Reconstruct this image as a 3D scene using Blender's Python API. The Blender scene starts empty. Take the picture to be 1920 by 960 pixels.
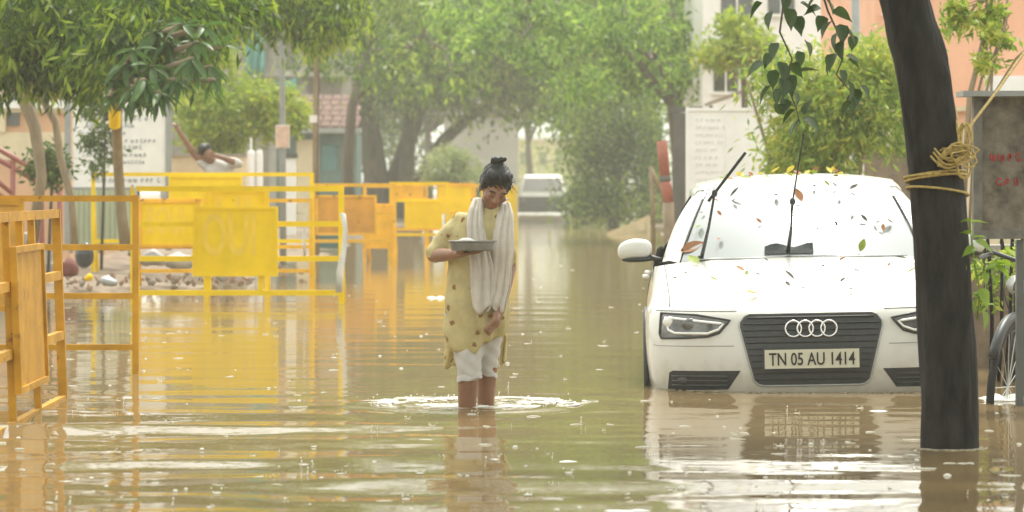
import bpy, bmesh, math, random
import numpy as np
from mathutils import Vector, Matrix
from mathutils.bvhtree import BVHTree

# ------------------------------------------------------------------ camera, sky, sun, exposure
SC = bpy.context.scene
F = 6400.0          # focal length in photo pixels (1920 wide): a 120 mm lens
HC = 1.12           # camera height above the flood water (z = 0)
YH = 347.0          # picture row of the horizon
cam_d = bpy.data.cameras.new("camera")
cam = bpy.data.objects.new("camera", cam_d)
SC.collection.objects.link(cam)
cam.location = (0, 0, HC)
cam.rotation_euler = (math.pi / 2, 0, 0)
cam_d.sensor_width = 36
cam_d.lens = F / 1920 * 36
cam_d.shift_y = -(480 - YH) / 1920
cam_d.clip_start = 0.5
cam_d.clip_end = 2000
cam_d.dof.use_dof = True
cam_d.dof.focus_distance = 18.0
cam_d.dof.aperture_fstop = 5.0
SC.camera = cam

SUN_EL, SUN_AZ = math.radians(62), math.radians(12)     # azimuth from +Y (behind the scene) towards +X
world = bpy.data.worlds.new("World")
SC.world = world
world.use_nodes = True
wn, wl = world.node_tree.nodes, world.node_tree.links
bg = wn["Background"]
sky = wn.new("ShaderNodeTexSky")
sky.sky_type = 'NISHITA'
sky.sun_disc = False
sky.sun_elevation = SUN_EL
sky.sun_rotation = SUN_AZ
sky.dust_density = 6.0
sky.air_density = 1.0
hsv = wn.new("ShaderNodeHueSaturation")
hsv.inputs["Saturation"].default_value = 0.12
mixw = wn.new("ShaderNodeMixRGB")
mixw.inputs[0].default_value = 0.55
mixw.inputs[2].default_value = (9.9, 10.2, 9.2, 1)       # even cloud veil
wl.new(sky.outputs[0], hsv.inputs["Color"])
wl.new(hsv.outputs[0], mixw.inputs[1])
wl.new(mixw.outputs[0], bg.inputs[0])
bg.inputs[1].default_value = 0.10

sun_d = bpy.data.lights.new("sun", 'SUN')
sun_d.energy = 1.5
sun_d.angle = math.radians(14)
sun_d.color = (1.0, 0.96, 0.84)
sun = bpy.data.objects.new("sun", sun_d)
SC.collection.objects.link(sun)
_sd = Vector((math.cos(SUN_EL) * math.sin(SUN_AZ), math.cos(SUN_EL) * math.cos(SUN_AZ), math.sin(SUN_EL)))
sun.rotation_euler = _sd.to_track_quat('Z', 'Y').to_euler()
sun.location = (0, 60, 60)

SC.view_settings.view_transform = 'Standard'
SC.view_settings.look = 'None'
SC.view_settings.gamma = 1.0
SC.view_settings.exposure = 1.3
SC.view_settings.use_curve_mapping = False
SC.cycles.use_denoising = True
SC.cycles.max_bounces = 8
SC.cycles.diffuse_bounces = 3
SC.cycles.glossy_bounces = 4
SC.cycles.transmission_bounces = 6
SC.cycles.transparent_max_bounces = 8
SC.cycles.volume_bounces = 1
SC.cycles.sample_clamp_indirect = 6

# ------------------------------------------------------------------ helpers
RNG = np.random.default_rng(7)
random.seed(7)
COL = SC.collection

def at(px, py, Y):
    """photo pixel at a distance Y -> world point"""
    return Vector(((px - 960) / F * Y, Y, HC - (py - YH) / F * Y))

def wl_y(py):
    """distance of the water line seen at picture row py"""
    return F * HC / (py - YH)

def lin(r, g, b):
    f = lambda c: (c / 255 / 12.92) if c <= 10.31 else ((c / 255 + 0.055) / 1.055) ** 2.4
    return (f(r), f(g), f(b))

class MB:
    def __init__(s):
        s.v = []; s.f = []
    def add(s, V, Fs):
        o = len(s.v)
        s.v.extend([tuple(p) for p in V]); s.f.extend([tuple(i + o for i in q) for q in Fs])
        return s
    def box(s, x0, x1, y0, y1, z0, z1):
        V = [(x, y, z) for z in (z0, z1) for y in (y0, y1) for x in (x0, x1)]
        return s.add(V, [(0, 2, 3, 1), (4, 5, 7, 6), (0, 1, 5, 4), (2, 6, 7, 3), (0, 4, 6, 2), (1, 3, 7, 5)])
    def beam(s, p, q, w, h, up=(0, 0, 1)):
        p, q = Vector(p), Vector(q)
        d = (q - p).normalized(); u = Vector(up)
        if abs(d.dot(u)) > 0.97: u = Vector((0, 1, 0))
        a = d.cross(u).normalized(); b = a.cross(d).normalized()
        V = [c + a * (sx * w / 2) + b * (sy * h / 2) for c in (p, q) for sx, sy in ((-1, -1), (1, -1), (1, 1), (-1, 1))]
        return s.add(V, [(3, 2, 1, 0), (4, 5, 6, 7), (0, 1, 5, 4), (1, 2, 6, 5), (2, 3, 7, 6), (3, 0, 4, 7)])
    def tube(s, pts, rad, n=8, cap=True, flat=1.0):
        P = [Vector(p) for p in pts]
        R = rad if hasattr(rad, '__len__') else [rad] * len(P)
        rings = []; a = None
        for i, p in enumerate(P):
            d = (P[min(i + 1, len(P) - 1)] - P[max(i - 1, 0)])
            d = d.normalized() if d.length > 1e-9 else Vector((0, 0, 1))
            if a is None:
                ref = Vector((0, 0, 1)) if abs(d.z) < 0.9 else Vector((1, 0, 0))
                a = d.cross(ref).normalized()
            else:
                a = (a - d * a.dot(d))
                a = a.normalized() if a.length > 1e-6 else d.orthogonal().normalized()
            b = d.cross(a)
            rings.append([p + (a * math.cos(2 * math.pi * k / n) + b * math.sin(2 * math.pi * k / n) * flat) * R[i] for k in range(n)])
        return s.loft(rings, cap)
    def loft(s, rings, cap=True, closed=True):
        n = len(rings[0]); V = [p for r in rings for p in r]; Fs = []
        for i in range(len(rings) - 1):
            for k in range(n if closed else n - 1):
                k2 = (k + 1) % n
                Fs.append((i * n + k, i * n + k2, (i + 1) * n + k2, (i + 1) * n + k))
        if cap:
            Fs.append(tuple(range(n - 1, -1, -1)))
            Fs.append(tuple((len(rings) - 1) * n + k for k in range(n)))
        return s.add(V, Fs)
    def grid(s, rows):
        return s.loft(rows, cap=False, closed=False)
    def ell(s, c, r, n=14, m=9, M=None, e=1.0):
        c = Vector(c); rings = []
        sp = lambda t: math.copysign(abs(t) ** e, t)
        for i in range(1, m):
            th = math.pi * i / m
            rings.append([Vector((r[0] * sp(math.sin(th)) * sp(math.cos(2 * math.pi * k / n)),
                                  r[1] * sp(math.sin(th)) * sp(math.sin(2 * math.pi * k / n)),
                                  -r[2] * sp(math.cos(th)))) for k in range(n)])
        bot, top = Vector((0, 0, -r[2])), Vector((0, 0, r[2]))
        tr = (lambda p: c + (M @ p)) if M is not None else (lambda p: c + p)
        o = len(s.v)
        s.loft([[tr(p) for p in R] for R in rings], cap=False)
        b = len(s.v); s.v.append(tuple(tr(bot))); s.v.append(tuple(tr(top)))
        L = o + (m - 2) * n
        for k in range(n):
            s.f.append((b, o + (k + 1) % n, o + k)); s.f.append((b + 1, L + k, L + (k + 1) % n))
        return s
    def prism(s, poly, y0, y1):
        n = len(poly)
        V = [(x, y0, z) for x, z in poly] + [(x, y1, z) for x, z in poly]
        Fs = [tuple(range(n)), tuple(range(2 * n - 1, n - 1, -1))]
        Fs += [(k, k + n, (k + 1) % n + n, (k + 1) % n) for k in range(n)]
        return s.add(V, Fs)
    def torus(s, c, R, r, ax1=(1, 0, 0), ax2=(0, 0, 1), n=28, m=8, a0=0, a1=2 * math.pi):
        c, u, w = Vector(c), Vector(ax1), Vector(ax2)
        full = abs(a1 - a0 - 2 * math.pi) < 1e-6
        N = n if full else n + 1
        nr = u.cross(w).normalized(); rings = []
        for i in range(N):
            t = a0 + (a1 - a0) * i / n
            d = u * math.cos(t) + w * math.sin(t)
            rings.append([c + d * (R + r * math.cos(2 * math.pi * k / m)) + nr * (r * math.sin(2 * math.pi * k / m)) for k in range(m)])
        if full: rings.append(rings[0])
        return s.loft(rings, cap=not full)
    def mesh(s, name, off=None):
        me = bpy.data.meshes.new(name)
        V = s.v if off is None else [(p[0] - off[0], p[1] - off[1], p[2] - off[2]) for p in s.v]
        me.from_pydata(V, [], s.f); me.update()
        return me
    def build(s, name, mat, parent=None, off=None, smooth=False, fix=True):
        me = s.mesh(name, off)
        if fix:
            bm = bmesh.new(); bm.from_mesh(me)
            bmesh.ops.recalc_face_normals(bm, faces=bm.faces); bm.to_mesh(me); bm.free()
        return link(name, me, mat, parent, smooth)

def link(name, me, mat, parent=None, smooth=False):
    if smooth:
        me.polygons.foreach_set('use_smooth', [True] * len(me.polygons))
        if smooth != 'all':
            try: me.set_sharp_from_angle(angle=math.radians(42))
            except Exception: pass
    o = bpy.data.objects.new(name, me)
    if mat is not None:
        for m_ in (mat if isinstance(mat, (list, tuple)) else [mat]):
            me.materials.append(m_)
    COL.objects.link(o)
    if parent is not None: o.parent = parent
    return o

def thing(name, label, cat, loc=(0, 0, 0), group=None, rot=(0, 0, 0)):
    o = bpy.data.objects.new(name, None); COL.objects.link(o)
    o.location = loc; o.rotation_euler = rot; o.empty_display_size = 0.1
    return tag(o, label, cat, group)

def tag(o, label=None, cat=None, group=None, kind=None):
    if label: o["label"] = label
    if cat: o["category"] = cat
    if group: o["group"] = group
    if kind: o["kind"] = kind
    return o

def remesh(mb, voxel, smooth=4, sub=0):
    me = mb.mesh("tmp"); o = bpy.data.objects.new("tmp", me); COL.objects.link(o)
    r = o.modifiers.new("r", 'REMESH'); r.mode = 'VOXEL'; r.voxel_size = voxel
    if smooth:
        q = o.modifiers.new("s", 'SMOOTH'); q.factor = 0.5; q.iterations = smooth
    dg = bpy.context.evaluated_depsgraph_get(); dg.update()
    out = bpy.data.meshes.new_from_object(o.evaluated_get(dg))
    bpy.data.objects.remove(o); bpy.data.meshes.remove(me)
    return out

def text_mesh(txt, size, extrude=0.002, offset=0.0, spacing=1.0):
    cu = bpy.data.curves.new("t", 'FONT'); cu.body = txt; cu.size = size; cu.extrude = extrude
    cu.offset = offset; cu.align_x = 'CENTER'; cu.align_y = 'CENTER'; cu.space_character = spacing
    cu.resolution_u = 3
    o = bpy.data.objects.new("t", cu); COL.objects.link(o)
    dg = bpy.context.evaluated_depsgraph_get(); dg.update()
    me = bpy.data.meshes.new_from_object(o.evaluated_get(dg))
    bpy.data.objects.remove(o); bpy.data.curves.remove(cu)
    return me

def split_islands(o, name):
    """each loose piece of a mesh becomes an object of its own, same parent"""
    me = o.data; n = len(me.vertices); par = list(range(n))
    def f(i):
        while par[i] != i: par[i] = par[par[i]]; i = par[i]
        return i
    for ed in me.edges:
        x, y = f(ed.vertices[0]), f(ed.vertices[1])
        if x != y: par[x] = y
    groups = {}
    for p in me.polygons: groups.setdefault(f(p.vertices[0]), []).append(p)
    for g_, ps in groups.items():
        ix = {}; V, Fs = [], []
        for p in ps:
            q = []
            for v in p.vertices:
                if v not in ix: ix[v] = len(V); V.append(tuple(me.vertices[v].co))
                q.append(ix[v])
            Fs.append(q)
        m2 = bpy.data.meshes.new(name); m2.from_pydata(V, [], Fs); m2.update()
        link(name, m2, me.materials[0], o.parent)
    bpy.data.objects.remove(o)

# ------------------------------------------------------------------ materials
def mat(name, col, rough=0.6, var=0.12, scale=6.0, bump=0.0, metallic=0.0, col2=None, spec=0.5, coat=0.0, detail=5.0, stretch=None, trans=0.0):
    m = bpy.data.materials.new(name); m.use_nodes = True
    N, L = m.node_tree.nodes, m.node_tree.links
    p = N["Principled BSDF"]
    tc = N.new("ShaderNodeTexCoord"); ns = N.new("ShaderNodeTexNoise")
    ns.inputs["Scale"].default_value = scale; ns.inputs["Detail"].default_value = detail; ns.inputs["Roughness"].default_value = 0.62
    src = tc.outputs["Object"]
    if stretch:
        mp = N.new("ShaderNodeMapping"); mp.inputs["Scale"].default_value = stretch
        L.new(src, mp.inputs["Vector"]); src = mp.outputs[0]
    L.new(src, ns.inputs["Vector"])
    rp = N.new("ShaderNodeValToRGB")
    rp.color_ramp.elements[0].position = 0.33; rp.color_ramp.elements[1].position = 0.68
    c = Vector(col)
    c1 = tuple(max(0, x * (1 - var)) for x in c); c2 = tuple(col2) if col2 else tuple(min(1, x * (1 + var)) for x in c)
    rp.color_ramp.elements[0].color = (*c1, 1); rp.color_ramp.elements[1].color = (*c2, 1)
    L.new(ns.outputs["Fac"], rp.inputs[0]); L.new(rp.outputs[0], p.inputs["Base Color"])
    p.inputs["Roughness"].default_value = rough; p.inputs["Metallic"].default_value = metallic
    p.inputs["Specular IOR Level"].default_value = spec
    if coat: p.inputs["Coat Weight"].default_value = coat; p.inputs["Coat Roughness"].default_value = 0.05
    if bump:
        b = N.new("ShaderNodeBump"); b.inputs["Strength"].default_value = bump; b.inputs["Distance"].default_value = 0.02
        L.new(ns.outputs["Fac"], b.inputs["Height"]); L.new(b.outputs[0], p.inputs["Normal"])
    if trans:
        t = N.new("ShaderNodeBsdfTranslucent"); mx = N.new("ShaderNodeMixShader"); mx.inputs[0].default_value = trans
        L.new(rp.outputs[0], t.inputs[0]); L.new(p.outputs[0], mx.inputs[1]); L.new(t.outputs[0], mx.inputs[2])
        L.new(mx.outputs[0], N["Material Output"].inputs[0])
    return m

def leafmat(name, cols, trans=0.45, rough=0.45, patch=1.1):
    """each leaf (mesh island) takes its own tint; light passes through the blade"""
    m = bpy.data.materials.new(name); m.use_nodes = True
    N, L = m.node_tree.nodes, m.node_tree.links
    p = N["Principled BSDF"]; g = N.new("ShaderNodeNewGeometry"); rp = N.new("ShaderNodeValToRGB")
    el = rp.color_ramp.elements
    for i, c in enumerate(cols):
        e = el[i] if i < 2 else el.new(0.5)
        e.color = (*c, 1)
    for i, c in enumerate(cols):
        el[i].position = i / (len(cols) - 1); el[i].color = (*c, 1)
    tc = N.new("ShaderNodeTexCoord"); ns = N.new("ShaderNodeTexNoise"); ns.inputs["Scale"].default_value = patch; ns.inputs["Detail"].default_value = 2
    L.new(tc.outputs["Object"], ns.inputs["Vector"])
    mr = N.new("ShaderNodeMapRange"); mr.inputs[1].default_value = .36; mr.inputs[2].default_value = .64; mr.inputs[3].default_value = -.3; mr.inputs[4].default_value = .3
    ad = N.new("ShaderNodeMath"); ad.operation = 'ADD'; ad.use_clamp = True
    L.new(ns.outputs["Fac"], mr.inputs[0]); L.new(mr.outputs[0], ad.inputs[0]); L.new(g.outputs["Random Per Island"], ad.inputs[1])
    L.new(ad.outputs[0], rp.inputs[0]); L.new(rp.outputs[0], p.inputs["Base Color"])
    p.inputs["Roughness"].default_value = rough
    t = N.new("ShaderNodeBsdfTranslucent"); mx = N.new("ShaderNodeMixShader"); mx.inputs[0].default_value = trans
    L.new(rp.outputs[0], t.inputs[0]); L.new(p.outputs[0], mx.inputs[1]); L.new(t.outputs[0], mx.inputs[2])
    L.new(mx.outputs[0], N["Material Output"].inputs[0])
    return m

M = {}
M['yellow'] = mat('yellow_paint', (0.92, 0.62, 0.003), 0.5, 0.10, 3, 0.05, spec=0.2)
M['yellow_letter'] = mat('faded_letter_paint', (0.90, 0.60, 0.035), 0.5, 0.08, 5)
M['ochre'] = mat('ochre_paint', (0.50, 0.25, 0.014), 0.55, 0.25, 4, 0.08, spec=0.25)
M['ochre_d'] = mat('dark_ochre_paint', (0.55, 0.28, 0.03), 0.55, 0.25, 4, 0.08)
M['orange'] = mat('orange_paint', (0.86, 0.46, 0.015), 0.5, 0.18, 3, 0.05)
M['orange_d'] = mat('worn_orange_paint', (0.62, 0.29, 0.03), 0.55, 0.2, 3, 0.05)
def rusty(m, amount=.64, rust=(.16, .06, .02), scale=9):
    """chips and rust stains on a painted surface"""
    N, L = m.node_tree.nodes, m.node_tree.links
    tc = N.new("ShaderNodeTexCoord"); ns = N.new("ShaderNodeTexNoise"); ns.inputs["Scale"].default_value = scale; ns.inputs["Detail"].default_value = 9; ns.inputs["Roughness"].default_value = .7
    r = N.new("ShaderNodeValToRGB"); r.color_ramp.elements[0].position = amount; r.color_ramp.elements[1].position = amount + .07
    mx = N.new("ShaderNodeMixRGB"); mx.inputs[2].default_value = (*rust, 1)
    L.new(tc.outputs["Object"], ns.inputs["Vector"]); L.new(ns.outputs["Fac"], r.inputs[0]); L.new(r.outputs[0], mx.inputs[0])
    L.new(N["Color Ramp"].outputs[0], mx.inputs[1]); L.new(mx.outputs[0], N["Principled BSDF"].inputs["Base Color"])
for k_ in ('yellow', 'ochre', 'ochre_d', 'orange', 'orange_d'): rusty(M[k_], .66 if k_ == 'yellow' else .60)
M['carwhite'] = mat('white_car_paint', (0.62, 0.61, 0.565), 0.25, 0.02, 2, 0, coat=0.6)
def mud_line(m):
    """dried mud splashed along the lower bodywork (object z is metres above the road)"""
    N, L = m.node_tree.nodes, m.node_tree.links
    tc = N.new("ShaderNodeTexCoord"); sx = N.new("ShaderNodeSeparateXYZ"); ns = N.new("ShaderNodeTexNoise"); ns.inputs["Scale"].default_value = 14; ns.inputs["Detail"].default_value = 8
    L.new(tc.outputs["Object"], sx.inputs[0]); L.new(tc.outputs["Object"], ns.inputs["Vector"])
    ma = N.new("ShaderNodeMath"); ma.operation = 'MULTIPLY_ADD'; ma.inputs[1].default_value = .35; L.new(ns.outputs["Fac"], ma.inputs[0]); L.new(sx.outputs["Z"], ma.inputs[2])
    mr = N.new("ShaderNodeMapRange"); mr.inputs[1].default_value = .38; mr.inputs[2].default_value = .56; mr.inputs[3].default_value = .45; mr.inputs[4].default_value = 0
    mx = N.new("ShaderNodeMixRGB"); mx.inputs[2].default_value = (.36, .29, .17, 1)
    L.new(ma.outputs[0], mr.inputs[0]); L.new(mr.outputs[0], mx.inputs[0]); L.new(N["Color Ramp"].outputs[0], mx.inputs[1]); L.new(mx.outputs[0], N["Principled BSDF"].inputs["Base Color"])
mud_line(M['carwhite'])
M['black'] = mat('black_plastic', (0.025, 0.026, 0.028), 0.45, 0.2, 30)
M['grille'] = mat('grille_plastic', (0.045, 0.047, 0.05), 0.4, 0.15, 30)
M['chrome'] = mat('chrome', (0.75, 0.75, 0.76), 0.15, 0.05, 8, metallic=1.0)
M['lens'] = mat('headlight_lens', (0.12, 0.12, 0.115), 0.15, 0.6, 9, coat=0.4, metallic=0.2)
M['lampwhite'] = mat('lamp_reflector', (0.85, 0.85, 0.83), 0.2, 0.05, 8)
M['plate'] = mat('number_plate_white', (0.62, 0.60, 0.48), 0.5, 0.05, 10)
M['ink'] = mat('black_ink', (0.02, 0.02, 0.018), 0.6, 0.1, 10)
M['rubber'] = mat('rubber', (0.02, 0.02, 0.02), 0.8, 0.2, 12, 0.1)
M['darkglass'] = mat('dark_glass', (0.03, 0.035, 0.035), 0.05, 0.1, 2, coat=1.0)
M['bark'] = mat('dark_wet_bark', (0.013, 0.012, 0.011), 0.7, 0.5, 16, 1.0, col2=(.034, .031, .028), spec=0.15, stretch=(1, 1, 0.28), detail=8)
M['bark2'] = mat('grey_brown_bark', (0.10, 0.078, 0.058), 0.8, 0.4, 6, 0.5, stretch=(1, 1, 0.3))
M['bark3'] = mat('pale_bark', (0.26, 0.20, 0.13), 0.8, 0.3, 8, 0.4, stretch=(1, 1, 0.3))
M['rope'] = mat('yellow_rope', (0.46, 0.33, 0.10), 0.75, 0.35, 60, 0.5)
M['concrete'] = mat('concrete', (0.33, 0.31, 0.27), 0.85, 0.2, 5, 0.3)
M['white'] = mat('white_paint', (0.82, 0.81, 0.79), 0.6, 0.06, 4)
M['cream'] = mat('cream_plaster', (0.66, 0.56, 0.38), 0.85, 0.12, 2, 0.1)
M['peach'] = mat('peach_plaster', (0.62, 0.38, 0.23), 0.85, 0.12, 2, 0.1)
M['pink'] = mat('salmon_plaster', (0.80, 0.44, 0.29), 0.85, 0.10, 1.2, 0.1)
M['maroon'] = mat('maroon_metal_paint', (0.26, 0.07, 0.055), 0.5, 0.15, 6)
M['grey'] = mat('grey_metal', (0.30, 0.31, 0.30), 0.5, 0.12, 5)
M['dgrey'] = mat('dark_grey_metal', (0.10, 0.105, 0.10), 0.6, 0.2, 5)
M['sheet'] = mat('pale_green_metal_sheet', (0.42, 0.47, 0.33), 0.5, 0.15, 3, stretch=(1, 1, 0.2))
M['teal'] = mat('teal_cloth', (0.10, 0.38, 0.33), 0.8, 0.2, 3)
M['brick'] = mat('red_roof_tile', (0.13, 0.065, 0.05), 0.85, 0.35, 5, 0.2)
M['hair'] = mat('black_hair', (0.013, 0.012, 0.012), 0.5, 0.4, 70, 0.4, stretch=(1, 1, 0.3))
M['skin'] = mat('brown_skin', (0.25, 0.125, 0.072), 0.42, 0.16, 22)
M['lips'] = mat('lips', (0.30, 0.10, 0.08), 0.45, 0.05, 14)
M['redpaint'] = mat('red_paint', (0.34, 0.10, 0.065), 0.65, 0.3, 6)
M['ground'] = mat('wet_asphalt', (0.07, 0.06, 0.045), 0.7, 0.3, 1.5, 0.2)
M['mud'] = mat('muddy_bank', (0.17, 0.12, 0.075), 0.85, 0.4, 4, 0.6, col2=(0.29, 0.215, 0.15))
M['steel'] = mat('dull_steel', (0.42, 0.42, 0.40), 0.35, 0.15, 10, metallic=0.6)
M['plastic_blue'] = mat('blue_plastic', (0.07, 0.19, 0.20), 0.5, 0.1, 4)
M['foam'] = mat('white_foam_and_glints', (0.82, 0.81, 0.74), 0.25, 0.1, 20)

M['lf_dark'] = leafmat('leaf_dark', [(0.028, 0.060, 0.010), (0.05, 0.095, 0.014), (0.08, 0.13, 0.02), (0.14, 0.19, 0.03)], 0.42, patch=3)
M['lf_neem'] = leafmat('leaf_neem', [(0.04, 0.095, 0.008), (0.11, 0.21, 0.015), (0.25, 0.38, 0.03), (0.42, 0.52, 0.05)], 0.55, patch=.9)
M['lf_neem2'] = leafmat('leaf_near_neem', [(0.030, 0.070, 0.008), (0.07, 0.14, 0.012), (0.17, 0.28, 0.022), (0.38, 0.48, 0.04)], 0.55, patch=3.0)
M['lf_far'] = leafmat('leaf_far', [(0.035, 0.085, 0.012), (0.08, 0.16, 0.02), (0.17, 0.28, 0.03), (0.36, 0.46, 0.05)], 0.55, patch=.7)
M['lf_airy'] = leafmat('leaf_airy', [(0.06, 0.13, 0.018), (0.12, 0.24, 0.03), (0.22, 0.38, 0.05), (0.40, 0.54, 0.09)], 0.6, patch=1.1)
M['lf_bright'] = leafmat('leaf_bright', [(0.16, 0.26, 0.02), (0.25, 0.36, 0.03), (0.34, 0.42, 0.04), (0.45, 0.48, 0.06)], 0.55)
M['lf_yellow'] = leafmat('leaf_yellow_green', [(0.13, 0.22, 0.03), (0.24, 0.37, 0.045), (0.37, 0.48, 0.06), (0.55, 0.54, 0.09)], 0.5, patch=2.5)
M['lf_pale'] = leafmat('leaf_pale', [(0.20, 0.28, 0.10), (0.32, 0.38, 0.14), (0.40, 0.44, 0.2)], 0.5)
M['lf_heart'] = mat('leaf_heart_dark', (0.045, 0.085, 0.02), 0.4, 0.4, 14, trans=0.35)
M['lf_plum'] = mat('leaf_long_glossy', (0.07, 0.15, 0.03), 0.4, 0.5, 9, trans=0.4)
M['lf_shoot'] = mat('leaf_fresh_shoot', (0.26, 0.40, 0.035), 0.4, 0.2, 14, trans=0.5)

# muddy flood water: brown and opaque, mirror-like at this low angle, wrinkled by rain
def water_mat():
    m = bpy.data.materials.new('flood_water'); m.use_nodes = True
    N, L = m.node_tree.nodes, m.node_tree.links
    p = N["Principled BSDF"]
    p.inputs["Base Color"].default_value = (0.27, 0.20, 0.105, 1)
    p.inputs["Roughness"].default_value = 0.035; p.inputs["IOR"].default_value = 1.33
    tc = N.new("ShaderNodeTexCoord")
    def noise(scale, st, det):
        mp = N.new("ShaderNodeMapping"); mp.inputs["Scale"].default_value = st
        ns = N.new("ShaderNodeTexNoise"); ns.inputs["Scale"].default_value = scale; ns.inputs["Detail"].default_value = det
        L.new(tc.outputs["Object"], mp.inputs["Vector"]); L.new(mp.outputs[0], ns.inputs["Vector"])
        return ns.outputs["Fac"]
    a = noise(2.2, (0.55, 1, 1), 2); b = noise(11, (0.7, 1, 1), 2)
    b1 = N.new("ShaderNodeBump"); b1.inputs["Strength"].default_value = 1.0; b1.inputs["Distance"].default_value = 0.0020
    b2 = N.new("ShaderNodeBump"); b2.inputs["Strength"].default_value = 1.0; b2.inputs["Distance"].default_value = 0.0009
    L.new(a, b1.inputs["Height"]); L.new(b, b2.inputs["Height"])
    L.new(b1.outputs[0], b2.inputs["Normal"]); L.new(b2.outputs[0], p.inputs["Normal"])
    # slightly different silt tints
    c = noise(0.25, (1, 1, 1), 3); rp = N.new("ShaderNodeValToRGB")
    rp.color_ramp.elements[0].color = (0.125, 0.094, 0.045, 1); rp.color_ramp.elements[1].color = (0.19, 0.138, 0.066, 1)
    L.new(c, rp.inputs[0]); L.new(rp.outputs[0], p.inputs["Base Color"])
    # rain-stippled, silt-laden skin of the water
    df = N.new("ShaderNodeBsdfDiffuse"); df.inputs[0].default_value = (0.30, 0.20, 0.10, 1); mx = N.new("ShaderNodeMixShader"); mx.inputs[0].default_value = 0.13
    L.new(p.outputs[0], mx.inputs[1]); L.new(df.outputs[0], mx.inputs[2]); L.new(mx.outputs[0], N["Material Output"].inputs[0])
    return m
M['water'] = water_mat()

# ------------------------------------------------------------------ ground, water, banks
g = MB(); g.add([(-200, -40, -0.3), (200, -40, -0.3), (200, 420, -0.3), (-200, 420, -0.3)], [(0, 1, 2, 3)])
tag(g.build('ground', M['ground']), kind='structure')

def build_water():
    ys = [6.0]
    while ys[-1] < 410: ys.append(ys[-1] + (0.035 * (ys[-1] / 14) ** 1.7 if ys[-1] < 60 else ys[-1] * 0.05))
    ys = np.array(ys); nx = 150
    u = np.linspace(-1, 1, nx); u = np.sign(u) * np.abs(u) ** 1.3
    Y, U = np.meshgrid(ys, u, indexing='ij')
    X = U * (0.28 * Y + 1.5 + np.clip(Y - 60, 0, None) * 0.25)
    near = 1 / (1 + np.exp((Y - 18.2) / 0.5))
    left = 1 / (1 + np.exp((X + 0.25) / 0.3)); right = 1 / (1 + np.exp(-(X - 0.6) / 0.2))
    def sea(seed, l0, l1, spread, n):
        rg = np.random.default_rng(seed); S = np.zeros_like(X); tot = 0
        for _ in range(n):
            lam = l0 * (l1 / l0) ** rg.random(); th = rg.normal() * spread; p = rg.random() * 6.28; k = 2 * math.pi / lam
            w = 0.5 + rg.random(); S += w / k * np.sin(k * (Y * math.cos(th) + X * math.sin(th)) + p); tot += w * w / 2
        return S / math.sqrt(tot)            # unit rms slope
    Z = sea(1, .6, 1.2, .12, 14) * near * (0.040 * left + 0.0035 + 0.006 * right) * (.6 + .8 * np.clip(.5 + sea(7, 1.5, 4, 1.2, 8) * 2, 0, 1))
    Z += sea(2, .26, .55, .35, 16) * near * (0.010 * left + 0.0025 + 0.004 * right)
    Z += sea(3, .5, 1.6, .2, 12) * (1 - near) * 0.005 * np.exp(-np.clip(Y - 18, 0, None) / 25)
    R = np.hypot(X + 0.19, (Y - 17.25))
    Z += 0.0045 * np.sin(2 * math.pi * R / 0.30) * np.exp(-((R - 0.42) / 0.28) ** 2)
    Z += 0.0012 * np.sin(2 * math.pi * R / 0.33) * np.exp(-R / 1.3)
    n, k = Y.shape
    co = np.stack([X, Y, Z], -1).reshape(-1, 3)
    idx = np.arange(n * k).reshape(n, k)
    q = np.stack([idx[:-1, :-1], idx[:-1, 1:], idx[1:, 1:], idx[1:, :-1]], -1).reshape(-1, 4)
    me = np_mesh('water', co, q)
    tag(link('water', me, M['water'], smooth='all'), kind='structure')

def np_mesh(name, co, quads):
    me = bpy.data.meshes.new(name)
    co = np.ascontiguousarray(co, dtype=np.float32); quads = np.ascontiguousarray(quads, dtype=np.int32)
    me.vertices.add(len(co)); me.vertices.foreach_set('co', co.ravel())
    nf, k = quads.shape
    me.loops.add(nf * k); me.loops.foreach_set('vertex_index', quads.ravel())
    me.polygons.add(nf); me.polygons.foreach_set('loop_start', np.arange(nf, dtype=np.int32) * k)
    me.update(calc_edges=True); me.validate()
    return me
build_water()

def bank(name, edge, back_x, zmax):
    """earth bank: edge = list of (x, y) water line points, rising away from the road towards back_x"""
    rows = []
    for (x, y) in edge:
        row = []
        for i in range(15):
            t = i / 14; xx = x + (back_x - x) * t ** 1.6
            z = -0.12 + (zmax + 0.12) * min(1, t * 5) ** 0.7 + 0.05 * math.sin(xx * 3.1 + y * 1.7) * min(1, t * 6) + 0.03 * math.sin(xx * 7 - y * 2.3)
            row.append((xx, y + 0.1 * math.sin(i * 1.3), z))
        rows.append(row)
    o = MB().grid(rows).build(name, M['mud'], smooth='all')
    return tag(o, kind='structure')
EL = [(-8.2, 33.6), (-5.6, 34.2), (-4.6, 34.8), (-3.6, 35.4), (-2.9, 36.5), (-2.6, 39), (-2.5, 43), (-2.4, 48), (-2.3, 55), (-2.2, 64), (-2.1, 80), (-2.0, 100), (-2, 140), (-2, 220), (-2, 400)]
EL2 = []
for a, b in zip(EL[:-1], EL[1:]):
    for i in range(4): EL2.append((a[0] + (b[0] - a[0]) * i / 4, a[1] + (b[1] - a[1]) * i / 4))
bank('left_bank_ground', EL2, -60, 0.12)
ER = [(6.5, 24), (5.2, 26), (4.2, 29), (3.6, 33), (3.2, 40), (3.0, 50), (2.8, 64), (2.6, 80), (2.9, 100), (3.2, 140), (3.4, 220), (3.4, 400)]
ER2 = []
for a, b in zip(ER[:-1], ER[1:]):
    for i in range(4): ER2.append((a[0] + (b[0] - a[0]) * i / 4, a[1] + (b[1] - a[1]) * i / 4))
bank('right_bank_ground', ER2, 60, 0.10)
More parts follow.
